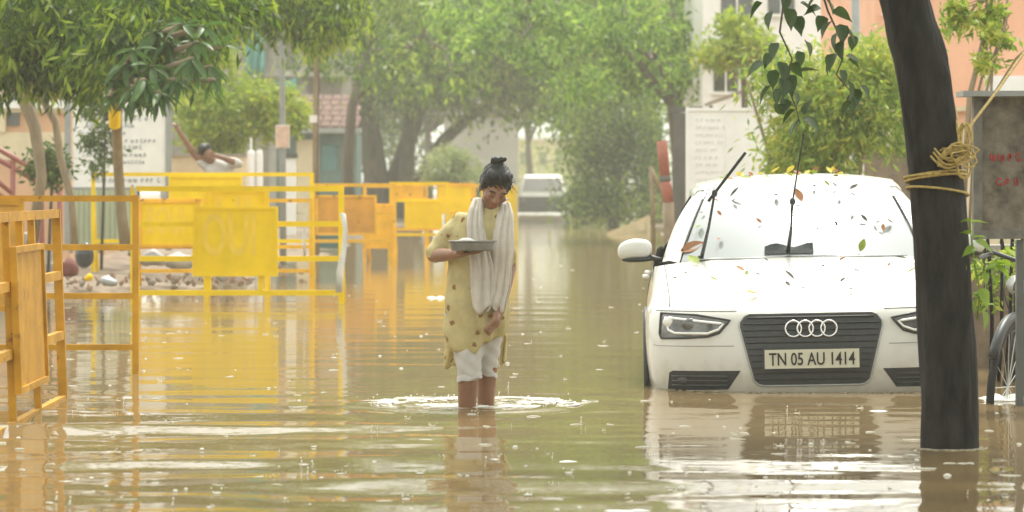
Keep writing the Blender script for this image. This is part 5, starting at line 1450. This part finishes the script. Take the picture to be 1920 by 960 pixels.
for cx, cy, rw, rh in ((1808, 312, 13, 22), (1812, 262, 10, 30), (1806, 258, 8, 26)):
    pts = [at(cx + rw * math.cos(t), cy + rh * math.sin(t), TY - .14 + .01 * math.sin(2 * t)) for t in np.linspace(0, 2 * math.pi, 24)]; pts[-1] = pts[0]
    MB().tube(pts, .006, 6, cap=False).build('loop', M['rope'], rope, off=rb, smooth='all')
MB().tube([at(1803, 290, TY - .14), at(1795, 240, TY - .10), at(1792, 200, TY + .05)], .006, 6).build('tail', M['rope'], rope, off=rb, smooth='all')
MB().tube([at(1806, 290, TY - .14), at(1822, 232, TY), at(1870, 170, TY + .3), at(1925, 92, TY + .7), at(1990, 10, TY + 1.1)], .0065, 6).build('tail', M['rope'], rope, off=rb, smooth='all')

# ------------------------------------------------------------------ stained panel on posts, right edge
BY = 17.3
b0 = at(1900, 700, BY); b0.z = -.28
M['stain'] = mat('stained_grey_board', (0.105, 0.088, 0.064), .75, .45, 9, .3, col2=(.25, .215, .165), detail=9)
M['stain2'] = mat('dirty_grey_frame', (0.15, 0.142, 0.122), .75, .35, 9, .2)
nb = thing('stained_notice_panel', 'stained grey notice panel with red writing beside the dark trunk', 'notice board', b0)
pb('panel', 'stain', nb, b0, 1842, 2110, 182, 432, BY, .03)
for x0, x1, y0, y1 in ((1826, 1842, 180, 450), (2110, 2126, 180, 450), (1842, 2110, 432, 448)): pb('frame', 'stain2', nb, b0, x0, x1, y0, y1, BY - .02, .07)
pb('top_cap', 'grey', nb, b0, 1806, 2140, 170, 180, BY - .12, .28)
for xx in (1906, 2080): pb('leg', 'dgrey', nb, b0, xx, xx + 14, 450, 850, BY + .01, .04)
for (y, x0, x1, hh, n_) in ((302, 1858, 2060, 15, 13), (348, 1868, 2040, 14, 29)):
    split_islands(scrawl(x0, x1, y, hh, BY - .004, random.Random(n_)).build('red_letter', M['redink'], nb, off=b0, fix=False), 'red_letter')

# ------------------------------------------------------------------ bicycle at the right edge
KY = 17.8
b0 = at(1872, 745, KY); b0.z = -.27
bk = thing('bicycle', 'dark bicycle parked nose out beside the trunk, wheel in the water', 'bicycle', b0, None, (0, math.radians(5), math.radians(0)))
yaw = math.radians(66); dv = Vector((math.cos(yaw), math.sin(yaw), 0)); up = Vector((0, 0, 1)); nv = Vector((-dv.y, dv.x, 0))
for k, q in enumerate((0, 1.06)):
    c = dv * q + up * .34 + Vector((.02, 0, 0))
    wq = MB().torus(c, .32, .022, dv, up, n=36, m=8).build('wheel', M['rubber'], bk, smooth='all')
    MB().torus(c, .298, .009, dv, up, n=36, m=6)  .build('rim', M['dgrey'], wq, smooth='all')
    for j in range(14):
        a = 2 * math.pi * j / 14; MB().tube([c, c + (dv * math.cos(a) + up * math.sin(a)) * .295], .0025, 4).build('spoke', M['steel'], wq)
    MB().torus(c, .365, .028, dv, up, n=20, m=6, a0=.25, a1=2.7).build('mudguard', M['black'], bk, smooth='all')
T = lambda *p, r=.016, n='frame_tube', m='black': MB().tube([dv * a + up * b + nv * c for a, b, c in p], r, 8).build(n, M[m], bk, smooth='all')
T((.02, .34, 0), (.12, .62, 0), (.18, .86, 0), r=.017, n='fork'); T((.16, .80, 0), (.52, .36, 0)); T((.17, .84, 0), (.66, .82, 0)); T((.52, .36, 0), (.70, .92, 0)); T((.52, .36, 0), (1.08, .34, 0), r=.012); T((.68, .80, 0), (1.08, .34, 0), r=.012)
T((.18, .86, 0), (.20, .98, 0), r=.014, n='stem'); T((.30, 1.0, -.27), (.16, 1.03, -.16), (.16, .99, 0), (.16, 1.03, .16), (.30, 1.0, .27), r=.012, n='handlebar')
MB().ell(dv * .70 + up * .95, (.10, .10, .04)).build('saddle', M['black'], bk, smooth='all')
T((.10, .86, 0), (.04, .88, 0), r=.05, n='headlamp', m='steel')
for k in range(3): T((.16, .98, -.1 + .1 * k), (.02, .92 - .05 * k, -.05 + .05 * k), (.10, .66, 0), r=.004, n='brake_cable')
# twiggy undergrowth and dark stems behind the bicycle
Y = 19.5
b0 = at(1875, 700, Y); b0.z = -.28
e = [(at(1870, 520, Y), (.12, .2, .2), 1), (at(1910, 500, Y), (.12, .2, .15), 1), (at(1850, 560, Y), (.06, .1, .12), .6)]
tree('tangled_creeper', 'tangle of dark stems and leaves behind the parked bicycle', b0, [(path([(1862 + d, 760), (1868 + d * 1.3, 600), (1860 + d * 1.6 + 6 * math.sin(d), 440)], Y), (.012, .011, .008)) for d in (-6, 8, 20, 34, 50, 66)], e, 500, .05, .06, 'lf_yellow', 'bark', nb=8, br=.006, cat='creeper', shell=.1)
Y = 21
b0 = at(1900, 640, Y); b0.z = -.28
rw = thing('garden_wall', 'low brown garden wall behind the bicycle and notice panel', 'wall', b0)
pb('wall_panel', 'mud', rw, b0, 1812, 2300, 470, 800, Y, .2)
pb('coping', 'concrete', rw, b0, 1806, 2306, 460, 470, Y - .04, .28)
# ------------------------------------------------------------------ people
def cap(mb, p, q, r1, r2, n=14):
    p, q = Vector(p), Vector(q)
    mb.tube([p, p.lerp(q, .33), p.lerp(q, .66), q], [r1, r1 + (r2 - r1) * .33, r1 + (r2 - r1) * .66, r2], n)
    mb.ell(p, (r1,) * 3, n, 8); mb.ell(q, (r2,) * 3, n, 8)
def chain(mb, pts, rs):
    for i in range(len(pts) - 1): cap(mb, pts[i], pts[i + 1], rs[i], rs[i + 1])
def head(mb, hair, c, R, s=1.0):
    """face towards local -y, R orients it"""
    c = Vector(c); T = lambda x, y, z: c + R @ (Vector((x, y, z)) * s)
    E = lambda m_, p, r, n=16: m_.ell(T(*p), tuple(v * s for v in r), n, 10, M=R)
    E(mb, (0, .012, .028), (.073, .090, .084)); E(mb, (0, -.028, -.03), (.062, .064, .083)); E(mb, (0, -.050, -.092), (.036, .036, .028)); E(mb, (0, -.02, -.075), (.054, .055, .04))
    cap(mb, T(0, -.086, .006), T(0, -.106, -.032), .009 * s, .0135 * s, 8); E(mb, (.013, -.096, -.036), (.009, .010, .008), 8); E(mb, (-.013, -.096, -.036), (.009, .010, .008), 8)
    E(mb, (.03, -.079, .018), (.026, .014, .009), 10); E(mb, (-.03, -.079, .018), (.026, .014, .009), 10)
    for sx in (-1, 1):
        E(mb, (sx * .03, -.079, -.004), (.0165, .0125, .011), 10); E(mb, (sx * .074, .004, -.022), (.011, .021, .032), 10); E(mb, (sx * .042, -.060, -.035), (.022, .022, .024), 10)
    E(mb, (0, -.090, -.060), (.022, .011, .0065), 10); E(mb, (0, -.088, -.071), (.020, .011, .007), 10)
    E(hair, (0, .020, .040), (.082, .096, .086)); E(hair, (0, .05, -.01), (.078, .065, .075)); E(hair, (.032, -.020, .086), (.042, .045, .030)); E(hair, (-.032, -.020, .086), (.042, .045, .030))
    for sx in (-1, 1): E(hair, (sx * .071, -.006, .020), (.014, .034, .045), 10)
    return T
def paint(me, T_inv, spots):
    """give faces inside head-space ellipsoids another material slot"""
    for p in me.polygons:
        q = T_inv @ p.center
        for (c, r, idx) in spots:
            if sum(((q[i] - c[i]) / r[i]) ** 2 for i in range(3)) < 1: p.material_index = idx

def fold(me, fn):
    n = len(me.vertices); co = np.empty(n * 3, np.float32); no = np.empty(n * 3, np.float32)
    me.vertices.foreach_get('co', co); me.vertex_normals.foreach_get('vector', no)
    co = co.reshape(-1, 3); no = no.reshape(-1, 3)
    co += no * fn(co)[:, None]; me.vertices.foreach_set('co', co.ravel()); me.update()

M['kurta'] = mat('pale_yellow_kurta_cloth', (0.62, 0.53, 0.27), .8, .12, 16, .1, trans=.28)
def motif(m):
    """scattered red-brown printed flowers"""
    N, L = m.node_tree.nodes, m.node_tree.links
    tc = N.new("ShaderNodeTexCoord"); vo = N.new("ShaderNodeTexVoronoi"); vo.inputs["Scale"].default_value = 15
    ns = N.new("ShaderNodeTexNoise"); ns.inputs["Scale"].default_value = 60; ad = N.new("ShaderNodeMath"); ad.operation = 'MULTIPLY_ADD'; ad.inputs[1].default_value = .35
    L.new(tc.outputs["Object"], vo.inputs["Vector"]); L.new(tc.outputs["Object"], ns.inputs["Vector"])
    L.new(ns.outputs["Fac"], ad.inputs[0]); L.new(vo.outputs["Distance"], ad.inputs[2])
    r = N.new("ShaderNodeValToRGB"); r.color_ramp.elements[0].position = .35; r.color_ramp.elements[1].position = .43
    r.color_ramp.elements[0].color = (1, 1, 1, 1); r.color_ramp.elements[1].color = (0, 0, 0, 1)
    L.new(ad.outputs[0], r.inputs[0])
    mx = N.new("ShaderNodeMixRGB"); mx.inputs[2].default_value = (.32, .16, .06, 1)
    base = N["Color Ramp"]; L.new(r.outputs[0], mx.inputs[0]); L.new(base.outputs[0], mx.inputs[1])
    L.new(mx.outputs[0], N["Principled BSDF"].inputs["Base Color"]); L.new(mx.outputs[0], N["Translucent BSDF"].inputs[0])
motif(M['kurta'])
M['scarf'] = mat('sheer_white_scarf', (0.72, 0.67, 0.60), .85, .06, 20, .1, trans=.3)
M['pants'] = mat('white_cotton', (0.60, 0.58, 0.55), .85, .08, 14, .15, trans=.15)

WY = 17.2
wr = Vector((X(890, WY), WY, -.28))
wo = thing('person', 'woman in a yellow flowered tunic and white scarf wading with a tray', 'person', wr)
bd, hr = MB(), MB()
Rh = Matrix.Rotation(math.radians(8), 3, 'Y') @ Matrix.Rotation(math.radians(16), 3, 'Z') @ Matrix.Rotation(math.radians(36), 3, 'X')
HCen = Vector((.103, -.055, 1.397))
T = head(bd, hr, HCen, Rh, .94)
for p, r in (((-.020, .050, .132), (.034, .030, .022)), ((.006, .044, .148), (.022, .021, .016))): hr.ell(T(*p), r, 12, 8)
chain(bd, [(.07, .012, 1.235), (.092, -.015, 1.32)], [.058, .050])
bd.ell((.03, 0, 1.12), (.112, .07, .105), 18, 12); bd.ell((.02, 0, .98), (.125, .085, .16), 18, 12); bd.ell((.012, .01, .82), (.15, .10, .12), 18, 12)
SL, EL_, WL = Vector((-.098, .005, 1.205)), Vector((-.208, -.02, 1.045)), Vector((-.098, -.19, 1.055))
SR, ER_, WR = Vector((.150, .005, 1.20)), Vector((.176, .035, .985)), Vector((.128, -.135, .775))
chain(bd, [SL, SL.lerp(EL_, .5), EL_, EL_.lerp(WL, .4), WL], [.032, .034, .034, .036, .026]); chain(bd, [SR, SR.lerp(ER_, .5), ER_, ER_.lerp(WR, .4), WR], [.032, .034, .036, .034, .025])
# hand under the tray
pc = Vector((-.058, -.235, 1.060)); bd.ell(pc, (.040, .042, .016), 14, 8); cap(bd, WL, pc, .024, .020)
for k, (dx, dy, l) in enumerate(((.062, .030, 1), (.072, .008, 1.1), (.070, -.016, 1.05), (.056, -.040, .85))):
    a = pc + Vector((.026, .022 - .018 * k, 0)); b = a + Vector((dx * .5 * l, dy * .3, .004)); c = b + Vector((dx * .45 * l, dy * .3, .010)); chain(bd, [a, b, c], [.0095, .0088, .0075])
th = [pc + Vector((-.006, -.03, .006)), pc + Vector((.0, -.058, .030)), pc + Vector((.022, -.066, .046))]; chain(bd, th, [.012, .0105, .009])
# hand gathering the cloth
pc = Vector((.108, -.168, .728)); bd.ell(pc, (.022, .034, .045), 14, 8); cap(bd, WR, pc, .024, .022)
for k in range(4):
    a = pc + Vector((-.008, -.020 + .017 * k, -.036)); b = a + Vector((-.022, -.006, -.030 + .004 * abs(k - 1))); c = b + Vector((-.026, .006, .012)); chain(bd, [a, b, c], [.0095, .009, .008])
chain(bd, [pc + Vector((-.012, -.026, -.004)), pc + Vector((-.034, -.038, -.028)), pc + Vector((-.048, -.034, -.050))], [.012, .010, .0088])
# legs and feet
chain(bd, [(-.065, .02, .80), (-.03, -.045, .48), (-.036, -.02, .34), (-.045, .015, .10)], [.088, .056, .050, .033]); chain(bd, [(.080, .03, .80), (.064, .075, .49), (.056, .14, .34), (.050, .22, .11)], [.088, .053, .047, .032])
for (x, y, z) in ((-.045, .015, .035), (.050, .22, .04)): cap(bd, (x, y + .02, z), (x, y - .13, z - .012), .036, .026)
me = remesh(bd, .0055, 3)
me.materials.append(M['skin']); me.materials.append(M['lips']); me.materials.append(M['hair'])
body_o = link('body', me, None, wo, smooth='all')
TI = (Matrix.Translation(HCen) @ Rh.to_4x4()).inverted()
TI = Matrix.Scale(1 / .94, 4) @ TI
paint(me, TI, [((0, -.098, -.0655), (.021, .02, .0115), 1), ((.031, -.095, -.0115), (.016, .012, .0042), 2), ((-.031, -.095, -.0115), (.016, .012, .0042), 2), ((.032, -.092, .021), (.021, .015, .0040), 2), ((-.032, -.092, .021), (.021, .015, .0040), 2)])
hme = remesh(hr, .007, 3); fold(hme, lambda c: .0018 * np.sin(c[:, 0] * 260 + 9 * np.sin(c[:, 2] * 40)))
ho_ = link('hair', hme, M['hair'], wo, smooth='all')
rg = random.Random(31)
for i in range(46):      # flyaway strands round the hairline and the knot
    a = rg.uniform(0, 6.28)
    if i % 3 == 0: continue
    if False: q0 = T(-.022 + .03 * math.cos(a), .05 + .03 * math.sin(a), .125); q1 = q0 + Vector((.035 * math.cos(a), .02 * math.sin(a), rg.uniform(-.01, .03)))
    else:
        sx = rg.choice((-1, 1)); q0 = T(sx * rg.uniform(.05, .08), rg.uniform(-.06, .03), rg.uniform(0, .08)); q1 = q0 + Vector((sx * rg.uniform(.004, .028), rg.uniform(-.02, .01), rg.uniform(-.05, .015)))
    MB().tube([q0, q0.lerp(q1, .5) + Vector((0, 0, .006)), q1], [.0016, .0013, .0007], 4).build('strand', M['hair'], ho_)

kt = MB(); A = np.linspace(0, 2 * math.pi, 40, endpoint=False)
KR = [(1.292, .078, .0, .062, .055), (1.272, .072, .0, .095, .068), (1.25, .055, 0, .128, .082), (1.20, .038, 0, .152, .096), (1.12, .028, -.005, .158, .110), (1.03, .018, -.004, .156, .112), (.95, .014, 0, .156, .113), (.86, .012, 0, .158, .120), (.78, .015, 0, .167, .128), (.70, .010, 0, .163, .128), (.64, .002, 0, .155, .122), (.605, -.004, .005, .148, .115)]
kt.loft([[Vector((cx + rx * math.copysign(abs(math.cos(a)) ** .85, math.cos(a)), cy + ry * math.copysign(abs(math.sin(a)) ** .9, math.sin(a)), z)) for a in A] for z, cx, cy, rx, ry in KR])
chain(kt, [SL + Vector((.02, 0, .005)), SL.lerp(EL_, .5), SL.lerp(EL_, .93)], [.050, .049, .050]); chain(kt, [SR + Vector((-.02, 0, .005)), SR.lerp(ER_, .5), SR.lerp(ER_, .86)], [.046, .045, .044])
kme = remesh(kt, .0085, 5)
HP_ = np.array((.10, -.17, .70))
def kfold(c):
    d = np.linalg.norm(c - HP_, axis=1); low = np.clip((.90 - c[:, 2]) / .2, 0, 1)
    ang = np.arctan2(c[:, 2] - HP_[2] + .3, c[:, 0] - HP_[0])
    out = low * .0075 * np.sin(ang * 26 + 2 * np.sin(d * 18)) * np.clip(d / .12, 0, 1)
    return out + .004 * np.sin(c[:, 2] * 55 + c[:, 0] * 38 + 2 * np.sin(c[:, 0] * 20)) * np.clip((c[:, 2] - .85) / .2, .25, 1) + .003 * np.sin(c[:, 0] * 70 + c[:, 2] * 15)
fold(kme, kfold)
n = len(kme.vertices); co = np.empty(n * 3, np.float32); kme.vertices.foreach_get('co', co); co = co.reshape(-1, 3)
lowm = np.clip((.68 - co[:, 2]) / .08, 0, 1)      # uneven hem: lifted at the gathered side, dipping in a point at the front left
co[:, 2] += lowm * (.035 * np.clip((co[:, 0] - .02) / .1, -1, 1) - .045 * np.exp(-((co[:, 0] + .01) / .05) ** 2) * (co[:, 1] < 0))
kme.vertices.foreach_set('co', co.ravel()); kme.update()
link('tunic', kme, M['kurta'], wo, smooth='all')
# loose back panel of the tunic showing beside the legs
for x0, x1, x2, x3, zt, zb, nm in ((-.150, -.02, -.158, -.085, .66, .475, 'tunic_tail'), (.125, .165, .13, .152, .64, .49, 'tunic_tail')):
    rows = []
    for j in range(9):
        t = j / 8; rows.append([Vector((x0 + (x2 - x0) * t + (x1 + (x3 - x1) * t - x0 - (x2 - x0) * t) * k / 8, .115 + .012 * math.sin(k * 1.5 + j * .4), zt + (zb - zt) * t - .01 * math.sin(k * .9))) for k in range(9)])
    o = MB().grid(rows).build(nm, M['kurta'], wo, smooth='all', fix=False); o.modifiers.new('t', 'SOLIDIFY').thickness = .003
# trousers rolled below the knee
pt = MB()
chain(pt, [(-.058, .01, .74), (-.032, -.035, .56), (-.026, -.042, .46)], [.098, .076, .062]); chain(pt, [(.068, .02, .74), (.066, .06, .56), (.063, .078, .475)], [.088, .066, .054])
pme = remesh(pt, .008, 3); fold(pme, lambda c: 0.0022 * np.sin(c[:, 2] * 90 + c[:, 0] * 65) + .002 * np.sin(c[:, 2] * 30 - c[:, 0] * 90))
link('trousers', pme, M['pants'], wo, smooth='all')
for c_, r_, tl in (((-.026, -.038, .425), .066, .012), ((.061, .088, .442), .055, -.015)):
    rings = []
    for z, k in ((.05, .80), (.02, .95), (0, .99), (-.006, .96), (-.002, .86)):
        rings.append([Vector((c_[0] + math.cos(a) * r_ * k, c_[1] + math.sin(a) * r_ * k, c_[2] + z + tl * math.cos(a) + .004 * math.sin(5 * a))) for a in A])
    MB().loft(rings, cap=False).build('trouser_cuff', M['pants'], wo, smooth='all')
# scarf
def ribbon(pts, pleats=3.1, amp=.0055):
    rows = []; n = 17
    P = []
    for a, b in zip(pts[:-1], pts[1:]):
        for i in range(4): P.append([a[k] + (b[k] - a[k]) * i / 4 for k in range(4)])
    P.append(pts[-1])
    for j, (x, y, z, w) in enumerate(P):
        rows.append([Vector((x + w * (k / (n - 1) - .5), y + amp * (.6 + .05 * j) * math.sin(pleats * 2 * math.pi * (k / (n - 1)) ** 1.2 + .22 * j + x * 30) + .35 * w * (2 * k / (n - 1) - 1) ** 2 * .35, z + (.006 + .02 * (j / len(P)) ** 6) * math.sin(k * .55 + x * 40))) for k in range(n)])
    o = MB().grid(rows).build('scarf', M['scarf'], wo, smooth='all', fix=False); o.modifiers.new('t', 'SOLIDIFY').thickness = .004
ribbon([(.035, .05, 1.315, .05), (.020, -.03, 1.325, .05), (.008, -.085, 1.275, .07), (.004, -.118, 1.20, .085), (.018, -.140, 1.10, .10), (.040, -.148, .97, .125), (.050, -.152, .86, .14), (.062, -.165, .775, .135)])
ribbon([(.125, .05, 1.31, .05), (.148, -.03, 1.305, .055), (.152, -.085, 1.25, .08), (.145, -.112, 1.17, .10), (.142, -.130, 1.08, .11), (.138, -.138, .97, .10), (.128, -.148, .87, .105), (.108, -.160, .785, .10)])
ribbon([(-.0, .07, 1.325, .045), (.075, .085, 1.335, .10), (.15, .07, 1.315, .045)], 1, .004)

tray_c = wr + Vector((-.008, -.275, 1.074))
ty = thing('steel_tray', 'dull steel tray with food scraps carried by the woman', 'tray', tray_c)
mb = MB(); prof = [(.0, 0), (.096, 0), (.106, .006), (.114, .042), (.123, .047), (.122, .051), (.110, .046), (.100, .012), (.0, .010)]
mb.loft([[Vector((r * math.cos(a), r * .85 * math.sin(a), z)) for a in A] for r, z in ((max(r, .001), z) for r, z in prof)])
M['tray'] = mat('tarnished_tray_metal', (0.20, 0.20, 0.185), .45, .25, 14, metallic=.3)
mb.build('dish', M['tray'], ty, smooth=True)
MB().ell((-.03, -.01, .045), (.042, .035, .020), 12, 8).build('paper_wrap', M['pants'], ty, smooth='all'); MB().ell((.035, .02, .018), (.040, .03, .012), 12, 8).build('food', M['bark3'], ty, smooth='all'); MB().ell((-.075, .0, .020), (.022, .022, .012), 12, 8).build('food', M['lf_shoot'], ty, smooth='all')

# man behind the barricades, one arm flung up
MYv = 43.5
mr = Vector((X(412, MYv), MYv, .10))
mn_ = thing('person', 'man in a white shirt behind the yellow barricades with one arm flung up', 'person', mr)
A2 = lambda px, py, dy=0: at(px, py, MYv + dy) - mr
bd, hr = MB(), MB()
hc = A2(386, 286, -.05)
Rm = Matrix.Rotation(math.radians(-25), 3, 'Y') @ Matrix.Rotation(math.radians(35), 3, 'Z') @ Matrix.Rotation(math.radians(20), 3, 'X')
head(bd, hr, hc, Rm, .98)
sl, sr = A2(384, 312, 0), A2(434, 306, .03)
chain(bd, [hc + Vector((.03, .02, -.06)), (sl + sr) / 2 + Vector((-.05, 0, .02))], [.055, .06])
chain(bd, [sl, A2(363, 287, -.05), A2(343, 258, -.10), A2(334, 243, -.12)], [.052, .045, .034, .027])
hb = A2(331, 238, -.12); bd.ell(hb, (.030, .03, .038), 10, 8)
for k in range(4): chain(bd, [hb + Vector((-.012, -.02 + .014 * k, .02)), hb + Vector((-.045 + .004 * k, -.022 + .015 * k, .030 + .006 * k)), hb + Vector((-.078 + .01 * abs(k - 1), -.022 + .016 * k, .026))], [.010, .009, .008])
chain(bd, [hb + Vector((.01, -.02, .02)), hb + Vector((.012, -.04, .055))], [.011, .009])
el = A2(446, 306, -.12); wr2 = A2(406, 292, -.20)
chain(bd, [sr, el, el.lerp(wr2, .5), wr2], [.055, .045, .040, .028]); bd.ell(wr2 + Vector((-.04, 0, .005)), (.045, .02, .032), 10, 8)
for k in range(4): chain(bd, [wr2 + Vector((-.07, -.012, .028 - .018 * k)), wr2 + Vector((-.10, -.014, .026 - .018 * k)), wr2 + Vector((-.115, .006, .022 - .016 * k))], [.010, .009, .008])
chain(bd, [wr2 + Vector((-.03, -.01, .02)), wr2 + Vector((-.06, -.02, .052))], [.011, .009])
ctr_ = (sl + sr) / 2; bd.ell(ctr_ + Vector((0, 0, -.14)), (.17, .10, .18), 16, 10)
hz_ = .78 - .0
bd.ell((.0, .02, .80), (.15, .10, .13), 16, 10); bd.ell((ctr_.x * .5, .01, .98), (.15, .10, .2), 16, 10)
for sx in (-1, 1):
    chain(bd, [(sx * .09, .02, .78), (sx * .10, -.02, .44), (sx * .10, .03, .07)], [.085, .055, .04]); cap(bd, (sx * .10, .04, .03), (sx * .11, -.14, .022), .036, .028)
me = remesh(bd, .011, 2); link('body', me, M['skin'], mn_, smooth='all')
hme = remesh(hr, .012, 2); link('hair', hme, M['hair'], mn_, smooth='all')
sh_ = MB(); sh_.ell(ctr_ + Vector((0, 0, -.10)), (.195, .12, .17), 18, 12); sh_.ell((ctr_.x * .5, .01, .95), (.175, .12, .24), 18, 12); chain(sh_, [sl + Vector((.02, 0, -.01)), sl.lerp(A2(363, 287, -.05), .35)], [.066, .062]); chain(sh_, [sr, sr.lerp(el, .9)], [.075, .07])
sme = remesh(sh_, .013, 3); fold(sme, lambda c: .008 * np.sin(c[:, 2] * 40 + c[:, 0] * 25)); link('shirt', sme, M['pants'], mn_, smooth='all')
tr_ = MB()
for sx in (-1, 1): chain(tr_, [(sx * .085, .02, .80), (sx * .10, -.02, .44), (sx * .10, .03, .12)], [.10, .075, .065])
link('trousers', remesh(tr_, .013, 2), M['dgrey'], mn_, smooth='all')

# ------------------------------------------------------------------ rain haze
hz = MB().box(-205, 205, -45, 425, -1.4, 16.0).build('haze', None)
hm = bpy.data.materials.new('rain_haze'); hm.use_nodes = True
N_, L_ = hm.node_tree.nodes, hm.node_tree.links
N_.remove(N_["Principled BSDF"])
pv = N_.new("ShaderNodeVolumePrincipled")
pv.inputs["Color"].default_value = (0.97, 0.965, 0.86, 1); pv.inputs["Density"].default_value = 0.0014; pv.inputs["Anisotropy"].default_value = 0.35
L_.new(pv.outputs[0], N_["Material Output"].inputs["Volume"])
hz.data.materials.append(hm)
tag(hz, kind='stuff')
